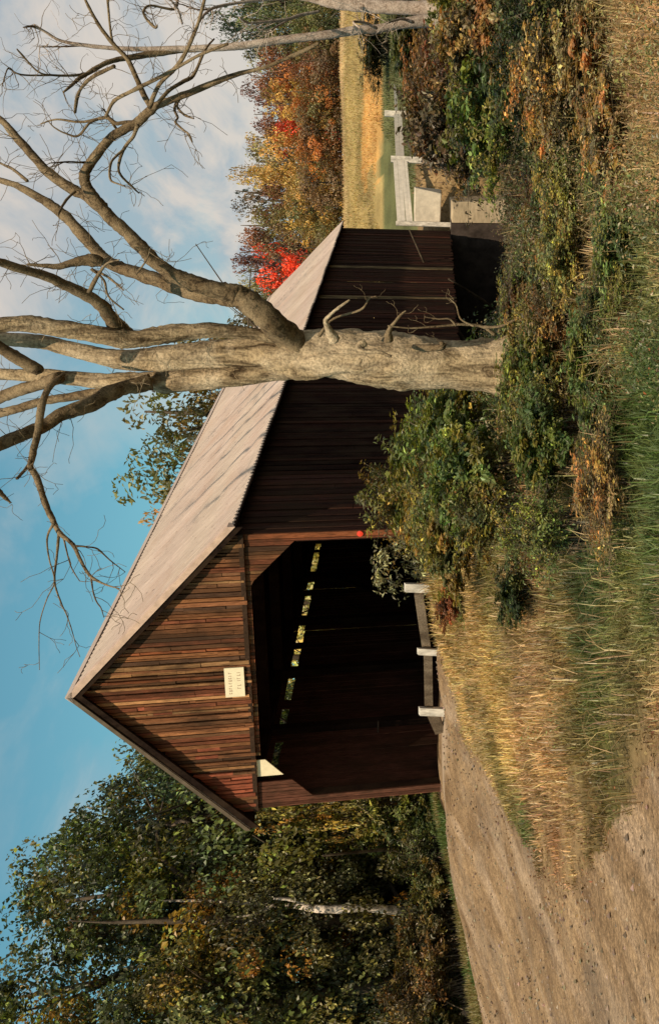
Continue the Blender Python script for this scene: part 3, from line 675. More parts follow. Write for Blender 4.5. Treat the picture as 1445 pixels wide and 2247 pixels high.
l3 = ip([(225, 452, 22), (215, 450, 26), (190, 430, 22), (165, 418, 22), (115, 385, 20), (75, 345, 19), (40, 305, 17), (15, 275, 14), (-5, 256, 11)], 12.2, 12.8)
l4 = ip([(225, 575, 20), (200, 570, 28), (165, 575, 18), (130, 585, 14), (90, 583, 9), (60, 580, 5)], 12.8, 12.6)
l5 = ip([(140, 822, 8), (125, 834, 11), (105, 856, 14), (92, 893, 16), (84, 945, 15), (72, 995, 14), (67, 1025, 13), (82, 1050, 13), (100, 1105, 12), (117, 1143, 11), (132, 1170, 10), (160, 1195, 8), (180, 1235, 7), (200, 1265, 6), (230, 1282, 4), (262, 1292, 2.5)], 12.6, 11.0)
for i, s_ in enumerate((l2, l3, l4, l5)): tadd('limb', [s_], M['limb'], 12, .08, sd=50 + i, tw=13)
knot = [ip([(735, 748, 26), (722, 726, 17), (714, 704, 9), (728, 687, 7), (745, 673, 6), (767, 658, 5)], 12.2, 11.9), ip([(850, 748, 24), (852, 727, 13), (862, 711, 7), (880, 690, 6), (890, 682, 3)], 12.2, 12.0), ip([(800, 750, 18), (786, 762, 16), (800, 770, 9), (830, 772, 8), (858, 782, 5)], 12.05, 11.95),
        ip([(905, 765, 16), (965, 762, 16), (968, 752, 9)], 12.3, 12.05), ip([(700, 738, 8), (730, 700, 5), (790, 680, 5), (810, 655, 4), (825, 650, 2)], 12.3, 12.0),
        ip([(1085, 735, 8), (1060, 718, 7), (1020, 712, 6), (960, 716, 5), (900, 720, 4), (850, 715, 3)], 12.2, 12.0), ip([(1060, 718, 6), (1100, 715, 6), (1150, 690, 5), (1180, 680, 4)], 12.1, 11.9),
        ip([(876, 860, 14), (872, 852, 26), (855, 840, 30)], 12.3, 12.3), ip([(1000, 715, 4), (985, 700, 4), (960, 700, 3), (930, 695, 2)], 12, 12),
        ip([(1040, 716, 4), (1010, 700, 4), (1000, 670, 3), (985, 655, 2)], 12, 12)]
for kq in (knot[0], knot[2]): tadd('broken_stub', [kq], M['bark'], 10, .14, sd=70)
bt = [
 [(335, 240, 12), (320, 215, 11), (300, 172, 10), (280, 130, 10), (250, 98, 9), (222, 62, 8), (200, 25, 7), (180, -15, 6)],
 [(247, 97, 6), (241, 50, 5), (236, -5, 5)], [(328, 236, 10), (350, 185, 9), (390, 145, 9), (415, 100, 8), (435, 50, 7), (450, -5, 6)],
 [(338, 238, 9), (370, 200, 8), (405, 178, 8), (425, 165, 7), (450, 110, 5), (470, 85, 3)],
 [(400, 212, 5), (388, 232, 5), (405, 252, 5), (425, 260, 3)], [(388, 218, 5), (383, 240, 6), (390, 258, 5), (385, 268, 5), (402, 285, 5), (415, 295, 4), (422, 312, 3)],
 [(302, 275, 8), (292, 300, 7), (270, 330, 7), (260, 368, 6), (268, 388, 5), (283, 403, 5), (305, 424, 3)], [(275, 325, 6), (248, 350, 5), (241, 372, 5), (243, 395, 5), (258, 403, 4), (273, 408, 3)],
 [(200, 357, 7), (175, 356, 5), (150, 355, 4), (108, 358, 2)],
 [(300, 268, 9), (275, 268, 9), (255, 270, 9), (235, 258, 8), (210, 262, 7), (175, 268, 6), (125, 262, 4), (90, 272, 3)],
 [(232, 256, 7), (248, 225, 8), (265, 212, 9), (300, 195, 9), (350, 170, 9), (395, 145, 8), (440, 120, 7), (500, 96, 6)], [(215, 262, 6), (195, 272, 6), (172, 298, 5), (145, 293, 4), (120, 280, 3), (108, 268, 2)],
 [(262, 290, 6), (250, 275, 6), (235, 250, 4), (225, 238, 3)], [(165, 247, 5), (168, 220, 7), (175, 200, 7), (190, 180, 8), (210, 165, 9), (250, 145, 9)],
 [(120, 1145, 7), (104, 1180, 4), (108, 1225, 3), (120, 1275, 3), (103, 1315, 2.5), (88, 1365, 2), (86, 1420, 1.6), (87, 1470, 1.2)], [(130, 1168, 6), (126, 1215, 5), (120, 1275, 4), (135, 1325, 3), (147, 1350, 2.6), (160, 1390, 2), (168, 1420, 1.6), (176, 1442, 1.2)],
 [(200, 1265, 4), (205, 1300, 3), (212, 1320, 3), (222, 1335, 2.5), (228, 1355, 1.6)], [(164, 1198, 5), (190, 1200, 4), (215, 1205, 4), (240, 1228, 2.6), (275, 1255, 1.6)], [(140, 1180, 4), (155, 1240, 2.5), (175, 1275, 2)],
 [(66, 1018, 10), (52, 1035, 7), (38, 1050, 6)], [(-10, 1068, 14), (0, 1080, 11), (14, 1094, 8), (25, 1103, 3)], [(195, 640, 10), (218, 600, 8), (235, 578, 5), (262, 570, 3)], [(200, 590, 7), (228, 615, 5), (238, 650, 4), (272, 680, 3)], [(212, 595, 7), (240, 610, 6), (272, 637, 3)],
 [(300, 600, 5), (322, 570, 3), (330, 545, 2)], [(60, 396, 8), (30, 372, 6), (10, 362, 5), (-10, 352, 4)],
 [(166, 420, 6), (145, 440, 5), (128, 470, 4)],
]
bp = [smooth_path(ip(b_, 11.9 + .5 * math.sin(i * 1.7), 11.5 + .9 * math.sin(i * 2.3)), 5) for i, b_ in enumerate(bt)]
rg = np.random.default_rng(4)
for i, q in enumerate(bp):
    tb = TB(); q2 = q.copy(); q2[:, :3] -= np.array(dt.location); tb.add(q2, 7, .1, i); twigs(tb, q2, 6 if i < 14 else 3, .4, rg, 2, .0035); tb.build('branch', M['limb'], dt)
for kq in knot[1:2] + knot[3:7] + knot[8:]: tadd('low_branch', [kq], M['limb'], 6, .1, sd=90, tw=2, tl=.25, tr=.003)

# unseen upper crown, its limbs added and shaped to shade the bridge roof
def roofpt(a, b_): return np.array(bw(a, b_, roofh(b_)))
sv = np.array(sunv); rgu = np.random.default_rng(15)
for i, (a, ln_, t0_, src) in enumerate([(4.6, 2.0, 12.5, 3), (6.2, 2.4, 12.0, 0), (7.4, 1.6, 13.5, 0), (8.6, 2.6, 12.2, 1), (10.4, 2.2, 13.0, 1), (12.0, 1.8, 12.5, 0), (3.0, 1.2, 13.5, 3), (9.4, 1.2, 14.5, 1)]):
    st = stems[src][-1]; p0 = roofpt(a + .25, ln_ + .1) + sv * (t0_ + 1.5); p1 = roofpt(a, ln_ * .5) + sv * t0_; p2 = roofpt(a - .3, -.1) + sv * (t0_ - 1.5)
    q = np.array([[*st[:3], .09], [*(st[:3] * .6 + p2 * .4 + np.array([0, -1.0, 1.5])), .08], [*(st[:3] * .25 + p2 * .75 + np.array([0, -.3, .5])), .06], [*p2, .045], [*p1, .035], [*p0, .015]])
    q = smooth_path(q, 6); q[:, :3] += rgu.normal(0, .05, (len(q), 3)); q[:, :3] -= np.array(dt.location); tb = TB(); tb.add(q, 8, .1, i); twigs(tb, q, 14, .9, rgu, 2, .012); tb.build('limb', M['limb'], dt)

# ------------------------------------------------------------------ pale forked tree at the right
pt_ = empty('pale_forked_tree', tuple(P(2210, 1050, 25.5))); tag(pt_, 'pale barked bare tree with two leaning trunks above the right bank', 'tree')
tadd('trunk', [ip([(1090, 40, 80), (1040, 34, 60), (1000, 26, 46), (955, 20, 36), (900, 18, 31), (850, 16, 30), (800, 13, 29), (757, 10, 26), (720, 4, 24), (674, -8, 22), (600, -20, 20)], 25.5, 25)], M['pale'], 14, .05, pt_, 1)
tadd('trunk', [ip([(1090, 66, 70), (1035, 62, 60), (990, 50, 44), (950, 46, 32), (905, 49, 26), (865, 56, 20), (825, 64, 19), (785, 66, 20), (720, 76, 19), (646, 84, 18), (575, 94, 18), (500, 103, 17), (425, 106, 14), (325, 108, 12), (250, 106, 10), (190, 100, 9), (135, 90, 7), (100, 70, 6), (75, 55, 4)], 25.5, 23)], M['pale'], 14, .05, pt_, 2)
tadd('root_flare', [ip([(985, 30, 30), (1030, 60, 34), (1070, 80, 26), (1110, 100, 14)], 25.1, 24.6), ip([(985, 40, 26), (1030, 85, 20), (1060, 105, 12), (1100, 112, 8)], 24.9, 24.2), ip([(990, 20, 26), (1050, 20, 26), (1100, 24, 16)], 25.0, 24.6)], M['pale'], 10, .12, pt_, 3)
bb_ = [[(450, 108, 9), (380, 112, 13), (310, 122, 14), (260, 130, 12), (225, 142, 11), (195, 160, 10), (175, 172, 9), (160, 185, 7), (140, 202, 5)], [(195, 160, 6), (165, 165, 6), (120, 165, 5), (85, 158, 4), (45, 116, 4), (38, 108, 3)], [(120, 165, 4), (60, 165, 4), (35, 160, 4), (18, 150, 3), (5, 190, 2)],
       [(700, 25, 6), (660, 33, 7), (632, 42, 7), (590, 47, 6), (544, 50, 6), (525, 38, 4)], [(640, 40, 4), (600, 62, 4), (588, 70, 3)], [(640, -5, 8), (557, 2, 7), (480, 14, 7), (450, 30, 5), (430, 60, 4)], [(480, 14, 5), (440, 22, 4), (400, 10, 3)],
       [(825, 62, 8), (800, 50, 7), (775, 48, 5), (790, 62, 4)], [(905, 49, 8), (880, 42, 6), (850, 50, 4)],
       [(390, 0, 6), (380, 20, 6), (330, 12, 5), (315, 25, 5), (322, 42, 6), (340, 60, 6), (345, 55, 3)], [(400, 52, 4), (390, 20, 5), (370, -5, 5)],
       [(100, 70, 5), (75, 58, 6), (52, 60, 3)], [(185, 100, 4), (140, 102, 4), (88, 103, 3)]]
for i, b_ in enumerate(bb_): tadd('branch', [ip(b_, 24.0, 22.5 + .4 * math.sin(i))], M['pale'] if i not in (0, 1, 2, 9, 11) else M['limb'], 7, .08, pt_, 30 + i, tw=8, tl=.8, tr=.008)

# ------------------------------------------------------------------ foliage builders
def leaves(cent, nrm, size, col, rg, aspect=.55):
    """one bent quad per leaf; cent (n,3)"""
    n_ = len(cent); d = rg.normal(0, 1, (n_, 3)); d /= np.linalg.norm(d, axis=1)[:, None]
    nr = nrm + rg.normal(0, .55, (n_, 3)); nr /= np.linalg.norm(nr, axis=1)[:, None]
    t = np.cross(nr, d); t /= np.linalg.norm(t, axis=1)[:, None] + 1e-9; w = np.cross(nr, t)
    s_ = (size * rg.uniform(.6, 1.35, n_))[:, None]
    v = np.stack([cent - t * s_ * .5, cent + w * s_ * aspect * .5 + nr * s_ * .08, cent + t * s_ * .5 - nr * s_ * .1, cent - w * s_ * aspect * .5 + nr * s_ * .08], 1).reshape(-1, 3)
    f = np.arange(n_ * 4).reshape(-1, 4); return v, f, np.repeat(col, 4, axis=0)
def crown_mesh(name, n_, K, size, rg, shape='round', hue=((1, 1, 1),), cr=.22, aspect=.6, flat=.0, spark=0):
    """unit crown: radius ~1 in x y, z from -1 to 1"""
    cs = []
    while len(cs) < K:
        p = rg.uniform(-1, 1, 3); r = np.linalg.norm(p)
        if shape == 'round' and (r > 1 or r < .35): continue
        if shape == 'cone':
            lim = (1 - p[2]) / 2 * .95 + .06
            if np.hypot(p[0], p[1]) > lim: continue
        if shape == 'oval':
            lim = math.sqrt(max(0, 1 - abs(p[2]) ** 2.4)) * (.72 + .28 * (1 - p[2]) / 2)
            if not (.25 * lim < np.hypot(p[0], p[1]) < lim): continue
        if shape == 'shrub':
            p[2] = abs(p[2]) * 2 - 1; lim = math.sqrt(max(0, 1 - max(p[2], 0) ** 2)) 
            if np.hypot(p[0], p[1]) > lim: continue
        cs.append(p)
    cs = np.array(cs); hv = np.array(hue)[rg.integers(0, len(hue), K)]; kb = rg.uniform(.45, 1.5, K)
    ix = rg.integers(0, K, n_); rad = cr * rg.uniform(.6, 1.5, K)
    off = rg.normal(0, 1, (n_, 3)); off *= (rg.uniform(.25, 1, (n_, 1)) ** .4 / np.linalg.norm(off, axis=1)[:, None]); off = off * rad[ix][:, None] * np.array([1.2, 1.2, .8]); c = cs[ix] + off
    nr = c + np.array([0, 0, .7]) + off * 1.5; nr /= np.linalg.norm(nr, axis=1)[:, None]
    col = hv[ix] * kb[ix][:, None] * rg.uniform(.7, 1.3, (n_, 1)) * (1 + rg.normal(0, .06, (n_, 3)))
    if spark:
        q_ = rg.uniform(0, 1, n_) < spark; col[q_] = col[q_] * 3.6 + .5  # bright leaves painted in: sun glints on trees, pale leaves on pale_shrub
    v, f, cl = leaves(c, nr, size, np.clip(col, 0, 6), rg, aspect)
    return mesh(name, v, f, M['leaf'], {'col': cl})
def stemmy(n_, K, size, rg, hue, spark=.05, up=1.0):
    """a ragged shrub: leaves carried on arching stems; returns foliage and stem meshes in unit space"""
    tb = TB(); cs = []; ds = []; ids = []
    for k_ in range(K):
        an = rg.uniform(0, 6.28); r_ = rg.uniform(.15, 1.12) ** .8; zt = (1.05 - .95 * r_ ** 2) * rg.uniform(.55, 1.12) * up; b0 = np.array([rg.normal(0, .18), rg.normal(0, .18), -1.0])
        tip = np.array([math.cos(an) * r_, math.sin(an) * r_, zt]); mid_ = (b0 + tip) / 2 + np.array([-math.cos(an) * .18, -math.sin(an) * .18, .25]) + rg.normal(0, .07, 3)
        q = smooth_path(np.array([[*b0, .016], [*mid_, .011], [*tip, .003]]), 5); tb.add(q, 4, 0, 0)
        paths = [q]
        for _ in range(4):
            j = rg.integers(4, len(q) - 1); e = q[j, :3] + rg.normal(0, .2, 3) + np.array([math.cos(an), math.sin(an), .6]) * .12; qq = np.array([[*q[j, :3], .007], [*((q[j, :3] + e) / 2 + rg.normal(0, .03, 3)), .005], [*e, .002]]); qq = smooth_path(qq, 4); tb.add(qq, 3, 0, 0); paths.append(qq)
        for q in paths:
            m_ = n_ // (K * 5); t = rg.uniform(.25, 1, m_) * (len(q) - 1); i0 = t.astype(int); fr = (t - i0)[:, None]; i1 = np.minimum(i0 + 1, len(q) - 1)
            c = q[i0, :3] * (1 - fr) + q[i1, :3] * fr; cs.append(c + rg.normal(0, .045, c.shape)); ids.append(np.full(m_, k_))
    c = np.concatenate(cs); ids = np.concatenate(ids); hv = np.array(hue)[rg.integers(0, len(hue), K)] * rg.uniform(.6, 1.4, (K, 1))
    nr = c + np.array([0, 0, .9]); nr /= np.linalg.norm(nr, axis=1)[:, None]; col = hv[ids] * rg.uniform(.7, 1.3, (len(c), 1)) * (1 + rg.normal(0, .07, (len(c), 3)))
    q_ = rg.uniform(0, 1, len(c)) < spark; col[q_] = col[q_] * 2.6 + .3  # random leaves painted paler, as sunlit speckle
    sz = size * rg.uniform(.6, 1.5, K)[ids]
    v, f, cl = leaves(c, nr, 1.0, np.clip(col, 0, 6), rg, .5)
    v = np.repeat(c, 4, 0) + (v - np.repeat(c, 4, 0)) * np.repeat(sz, 4)[:, None]
    so_ = tb.build('stems', M['twig']); sm = so_.data; bpy.data.objects.remove(so_)
    return mesh('foliage', v, f, M['leaf'], {'col': cl}), sm
def trunk_mesh(name, rg, r=.05, lean=.06, limbs=7, h=2.0, mat='trunk'):
    tb = TB(); p = np.array([[0, 0, -.15 * h, r * 1.5], [0, 0, 0, r * 1.25], [lean * .3, 0, h * .3, r], [lean * .8, lean * .3, h * .65, r * .6], [lean, lean, h * .95, r * .15]])
    sp_ = smooth_path(p, 4); tb.add(sp_, 9, .08, 1)
    for i in range(limbs):
        t = rg.uniform(.25, .85); k_ = int(t * (len(sp_) - 1)); b0 = sp_[k_, :3]; an = rg.uniform(0, 6.28); ll = h * .38 * (1.1 - t * .6)
        d = np.array([math.cos(an), math.sin(an), .7]); e = b0 + d * ll * .6; e2 = e + (d + rg.normal(0, .3, 3)) * ll * .5
        tb.add(smooth_path(np.array([[*b0, sp_[k_, 3] * .6], [*((b0 + e) / 2 + rg.normal(0, .03 * h, 3)), sp_[k_, 3] * .4], [*e, sp_[k_, 3] * .25], [*e2, sp_[k_, 3] * .08]]), 3), 6, .05, i)
    me_o = tb.build(name, M[mat]); me = me_o.data; bpy.data.objects.remove(me_o); return me
rg = np.random.default_rng(21)
T = {}
for i in range(3): T['hill%d' % i] = crown_mesh('crown', 4200, 50, .066, rg, 'round', ((1, 1, 1), (1.15, 1, .8), (.8, .85, .9)), .2, .7)
for i in range(2): T['hillo%d' % i] = crown_mesh('crown', 4200, 54, .066, rg, 'oval', ((1, 1, 1), (1.1, 1.1, .8), (.75, .8, .8)), .18, .7)
T['cone'] = crown_mesh('crown', 2300, 70, .08, rg, 'cone', ((1, 1, 1), (.8, .9, 1)), .1, .5)
HUEL = ((1, 1, 1), (1, 1, 1), (1, 1, 1), (.9, 1, .9), (.8, .85, .8), (1.2, 1.2, .85), (.9, 1.0, .9), (1.3, 1.25, .8), (.75, .8, .8), (.75, .85, .8), (4.2, 2.1, .8), (1.9, 1.35, .6), (2.6, 1.9, .7))
for i in range(3): T['big%d' % i] = crown_mesh('crown', 24000, 130, .034, rg, 'oval' if i < 2 else 'round', HUEL, .13, .62, 0, .13)
T['sparse'] = crown_mesh('crown', 6500, 80, .055, rg, 'round', ((1, 1, 1), (1.5, 1.2, .6), (.8, 1, .8)), .12, .5)
TS = {}
HS = ((1, 1, 1), (1.35, 1.2, .75), (.65, .72, .8), (.85, .95, .9), (1.5, 1.0, .7))
for i in range(4): T['shrub%d' % i], TS['shrub%d' % i] = stemmy(7500, [60, 44, 75, 36][i], [.075, .095, .062, .11][i], rg, HS)
T['pale_shrub'] = crown_mesh('foliage', 1500, 40, .13, rg, 'shrub', ((1, 1, 1), (1.2, 1.1, 1.0), (.5, .5, .5)), .2, .38, 0, .14)
trunkm = [trunk_mesh('trunk', rg, .035, .08, 8) for _ in range(3)]
palem = trunk_mesh('trunk', rg, .03, .05, 6, 2.0, 'pale')
stemm = trunk_mesh('stems', rg, .02, .05, 9, 1.2)
def tree(name, x, y, h, w, key, col, label, cat='tree', group=None, base=.28, tm=None, crown='crown', rz=None, zoff=0.0):
    z = float(terrain(np.array([x]), np.array([y]))[0]) + zoff
    r = empty(name, (x, y, z), random.uniform(0, 6.28) if rz is None else rz); tag(r, label, cat, group)
    t = obj('trunk' if crown == 'crown' else 'stems', tm or random.choice(trunkm), r); t.scale = (h / 2 * 1.1, h / 2 * 1.1, h / 2 * .95)
    c = obj(crown, T[key], r); c.scale = (w / 2, w / 2, h * (1 - base) / 2 * .97); c.location = (0, 0, h * base + h * (1 - base) / 2)
    c.color = (*col, 1)
    if crown == 'foliage' and key in TS: t.data = TS[key]; t.scale = c.scale; t.location = c.location
    return r
def height_for(U, Vtop, y, x, z=None):
    z = float(terrain(np.array([x]), np.array([y]))[0]) if z is None else z
    return P(U, Vtop, y)[2] - z

def cap_h(x, y, w, h):
    z = float(terrain(np.array([x]), np.array([y]))[0]); U = x / (y * CP - z * SP) * F + U0; r_ = w / 2 * F / y
    for u0_, u1_, vl in ((1725, 1812, 1150), (1470, 1728, 1095)):
        if U + r_ > u0_ and U - r_ < u1_ and y < 30: h = min(h, P(U, vl, y)[2] - z)
    return max(h, .18)
# hillside tree line: (U, top V, y, width m, template, colour name)
HC = dict(orange=(.50, .20, .055), red=(.80, .085, .03), gold=(.52, .33, .10), maroon=(.17, .065, .045), green=(.14, .16, .06), olive=(.29, .25, .10), rust=(.28, .12, .06), brown=(.20, .13, .07), fir=(.04, .065, .032), yellow=(.55, .36, .09))
ordn = ['first', 'second', 'third', 'fourth', 'fifth', 'sixth', 'seventh', 'eighth', 'ninth', 'tenth', 'eleventh', 'twelfth', 'thirteenth', 'fourteenth', 'fifteenth', 'sixteenth', 'seventeenth', 'eighteenth', 'nineteenth', 'twentieth', 'twenty-first', 'twenty-second', 'twenty-third', 'twenty-fourth']
back = [(1475, 545, 'olive', 'hill0'), (1510, 560, 'green', 'hillo0'), (1545, 530, 'brown', 'hill1'), (1590, 520, 'fir', 'cone'), (1625, 515, 'olive', 'hill2'), (1660, 528, 'maroon', 'hill0'), (1700, 512, 'maroon', 'hill1'), (1745, 515, 'rust', 'hill2'), (1790, 528, 'brown', 'hillo1'), (1825, 508, 'fir', 'cone'), (1865, 520, 'gold', 'hillo0'), (1905, 528, 'olive', 'hill1'),
        (1945, 555, 'gold', 'hill0'), (1975, 562, 'rust', 'hill2'), (2010, 548, 'maroon', 'hill1'), (2045, 545, 'maroon', 'hill0'), (2080, 545, 'rust', 'hill2'), (2120, 552, 'olive', 'hillo1'), (2165, 500, 'fir', 'hillo0'), (2210, 470, 'fir', 'hillo1'), (2260, 450, 'olive', 'hill1')]
mid = [(1500, 600, 'green', 'hill1'), (1560, 590, 'olive', 'hill0'), (1610, 560, 'brown', 'hill2'), (1665, 545, 'red', 'hill1'), (1715, 570, 'brown', 'hillo1'), (1765, 570, 'olive', 'hill0'), (1815, 560, 'rust', 'hill2'), (1860, 560, 'gold', 'hillo0'), (1900, 560, 'gold', 'hill1'), (1950, 590, 'red', 'hill2'), (1990, 595, 'rust', 'hill0'),
       (2030, 590, 'gold', 'hillo1'), (2075, 585, 'orange', 'hill1'), (2110, 560, 'rust', 'hill2'), (2150, 575, 'olive', 'hill0'), (2200, 540, 'green', 'hillo0'), (2250, 520, 'green', 'hill2')]
front = [(1600, 650, 'red', 'hill0'), (1640, 615, 'red', 'hill2'), (1700, 660, 'olive', 'hill1'), (1740, 640, 'gold', 'hillo0'), (1780, 650, 'green', 'hillo1'), (1815, 640, 'gold', 'hill0'), (1850, 655, 'brown', 'hill2'), (1890, 640, 'olive', 'hill1'), (1930, 640, 'orange', 'hill0'), (1965, 655, 'brown', 'hill2'), (2000, 650, 'olive', 'hill1'), (2040, 635, 'orange', 'hill2'),
         (2085, 650, 'rust', 'hill0'), (2120, 660, 'brown', 'hill1'), (2160, 640, 'olive', 'hill2'), (2205, 640, 'green', 'hill0'), (2245, 630, 'olive', 'hill1')]
random.seed(31)
for rowname, row, y0 in (('back row', back, 136), ('middle row', mid, 126), ('front row', front, 115)):
    for i, (U, Vt, cn, key) in enumerate(row):
        y = y0 + random.uniform(-3, 3); x = P(U, Vt, y)[0]; h = height_for(U, Vt, y, x); cl = HC[cn]; k_ = random.uniform(.85, 1.15)
        nm = {'fir': 'dark evergreen', 'red': 'scarlet', 'orange': 'orange'}.get(cn, cn)
        tree('hillside_tree', x, y, h * 1.02 + 1.5, random.uniform(4.6, 6.2) if key != 'cone' else 3.6, key, tuple(v_ * k_ for v_ in cl), f'{nm} autumn tree, {ordn[i]} from the left in the {rowname} of the wooded hill', group='autumn trees on the hill beyond the meadow', base=.06 if rowname != 'front row' else .0, zoff=-.9)

# tall dark trees left of the bridge
big_l = [(-60, -60, 25.5, 7.5, 'big0', (0.061, 0.072, 0.023), 'tall dark green tree at the left edge beside the road, with orange patches'),
         (110, -70, 29, 7.0, 'big1', (0.066, 0.070, 0.025), 'tall leafy tree between the left edge and the dark trunk'),
         (235, 10, 27, 6.2, 'big2', (0.051, 0.066, 0.023), 'tall dark green tree rising behind the pale birch'),
         (340, 40, 32, 6.4, 'big0', (0.056, 0.072, 0.025), 'dark broadleaf tree reaching the sky left of the gable'),
         (430, 115, 30, 5.4, 'big1', (0.051, 0.070, 0.023), 'dark leafy tree with a lower crown left of the bridge eave'),
         (500, 225, 34, 5.2, 'big2', (0.067, 0.082, 0.026), 'dark tree close behind the left roof edge'),
         (590, 315, 40, 5.0, 'big0', (0.066, 0.084, 0.030), 'green tree top showing above the left roof slope'),
         (20, 250, 24.5, 4.5, 'big2', (0.086, 0.077, 0.023), 'browning tree low at the left edge with gold leaves'),
         (180, 330, 25.5, 4.2, 'big1', (0.074, 0.068, 0.025), 'shorter brown green tree beside the birch'),
         (400, 420, 28, 4.2, 'big2', (0.061, 0.066, 0.023), 'shorter shaded tree next to the left wall of the bridge'),
         (300, 380, 31, 5.0, 'big0', (0.041, 0.050, 0.020), 'deep green tree in the shade between birch and bridge'),
         (480, 520, 33, 4.2, 'big1', (0.061, 0.077, 0.025), 'yellow green tree against the left wall of the bridge')]
random.seed(12)
for i, (U, Vt, y, w, key, col, lab) in enumerate(big_l):
    x = P(max(U, -200), Vt, y)[0]; h = height_for(U, Vt, y, x)
    tree('broadleaf_tree', x, y, h, w, key, col, lab, group='dark trees left of the bridge', base=.05 if Vt > 200 else .1)
# more dark trees further left / behind, closing the wood
for i, (x, y, h, w, key, lab) in enumerate([(-17, 36, 9.5, 7, 'big0', 'wide dark tree behind the roadside trees at far left'), (-11.5, 41, 8.5, 7, 'big1', 'wide dark tree in the back of the wood behind the birch'), (-22, 30, 9.5, 8, 'big2', 'large dark tree outermost at the far left'),
                                            (-8.5, 47, 7.0, 6.5, 'big2', 'rounded dark tree far behind the left wall'), (-20, 52, 9, 9, 'big1', 'broad tree deepest in the left wood')]):
    tree('broadleaf_tree', x, y, h, w, key, (.034, .045, .022), lab, group='dark trees left of the bridge', base=.04)
# trunks in the left wood; the pale birch is added for a bright gap
w1 = empty('dark_trunk_tree', tuple(P(226, 960, 24.3))); tag(w1, 'upright dark trunk standing just left of the pale birch', 'tree')
tadd('trunk', [ip([(1010, 2030, 40), (930, 2026, 34), (820, 2024, 30), (700, 2022, 28), (600, 2020, 24), (480, 2018, 20), (360, 2020, 13), (240, 2024, 6), (150, 2020, 2)], 24.9)], M['trunk'], 12, .08, w1, 5)
w2 = empty('gap_birch', tuple(P(250, 960, 24.8))); tag(w2, 'pale birch trunk added for a bright gap among the dark trees left of the bridge', 'tree')
m = bark_mat('birch_bark', (0.05, 0.045, 0.04), (0.26, 0.23, 0.19), (0.80, 0.68, 0.57), 3.2, (1, 1, 1.0), 0.95, .01); M['birch'] = m
tadd('trunk', [ip([(1000, 1996, 19, 24.6), (873, 1999, 18, 24.1), (800, 1993, 16, 23.9), (720, 1996, 16, 23.9), (650, 1988, 13, 24.3), (585, 1985, 10, 25.0), (440, 1976, 6, 25.8), (300, 1980, 3, 26.2)], 24.9)], m, 12, .08, w2, 6)
tadd('branch', [ip([(690, 1992, 9), (640, 1975, 7), (600, 1972, 4)], 24.0), ip([(600, 1986, 7), (560, 2005, 5), (520, 2012, 3)], 24.0)], m, 7, .08, w2, 7)

# sparse tree behind the roof
for U, Vt, y, w, key, col, lab in [(1300, 215, 46, 8.5, 'sparse', (.17, .14, .055), 'thin leafed tree rising behind the roof beside the big trunk'), (1370, 270, 44, 6.5, 'sparse', (.12, .09, .045), 'olive brown tree behind the roof hidden by the big trunk'),
                                   (1220, 330, 47, 6.5, 'sparse', (.19, .17, .06), 'small sparse green tree behind the middle of the ridge'), (1120, 290, 47, 4.2, 'sparse', (.36, .21, .06), 'wispy yellow leafed tree top behind the ridge'), (1065, 350, 47, 2.2, 'sparse', (.34, .19, .06), 'small golden tree top just showing above the ridge, nearest the gable'), (1400, 400, 50, 5.0, 'hill1', (.12, .105, .05), 'brown bushy tree behind the ridge right of the trunk'), (1490, 500, 60, 5.0, 'hill0', (.14, .12, .055), 'olive tree behind the roof under the big limb')]:
    x = P(U, Vt, y)[0]; tree('sparse_tree', x, y, height_for(U, Vt, y, x), w, key, col, lab, group='trees showing over the bridge roof', base=.25)

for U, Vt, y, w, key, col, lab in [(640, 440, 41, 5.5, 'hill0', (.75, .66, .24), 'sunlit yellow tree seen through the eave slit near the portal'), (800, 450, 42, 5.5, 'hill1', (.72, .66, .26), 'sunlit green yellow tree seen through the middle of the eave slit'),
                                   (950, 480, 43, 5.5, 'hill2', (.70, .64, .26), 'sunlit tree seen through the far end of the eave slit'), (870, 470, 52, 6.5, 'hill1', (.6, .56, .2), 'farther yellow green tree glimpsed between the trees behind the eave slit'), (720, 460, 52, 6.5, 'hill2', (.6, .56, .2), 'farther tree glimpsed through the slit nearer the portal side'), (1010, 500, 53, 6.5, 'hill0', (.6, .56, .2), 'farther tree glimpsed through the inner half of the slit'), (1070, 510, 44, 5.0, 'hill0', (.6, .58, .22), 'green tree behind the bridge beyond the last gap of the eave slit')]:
    x = P(U, Vt, y)[0]; tree('riverside_tree', x, y, height_for(U, Vt, y, x), w, key, col, lab, group='trees across the river behind the bridge', base=.05)  # leaf colours raised to look sunlit where the bridge's shadow falls
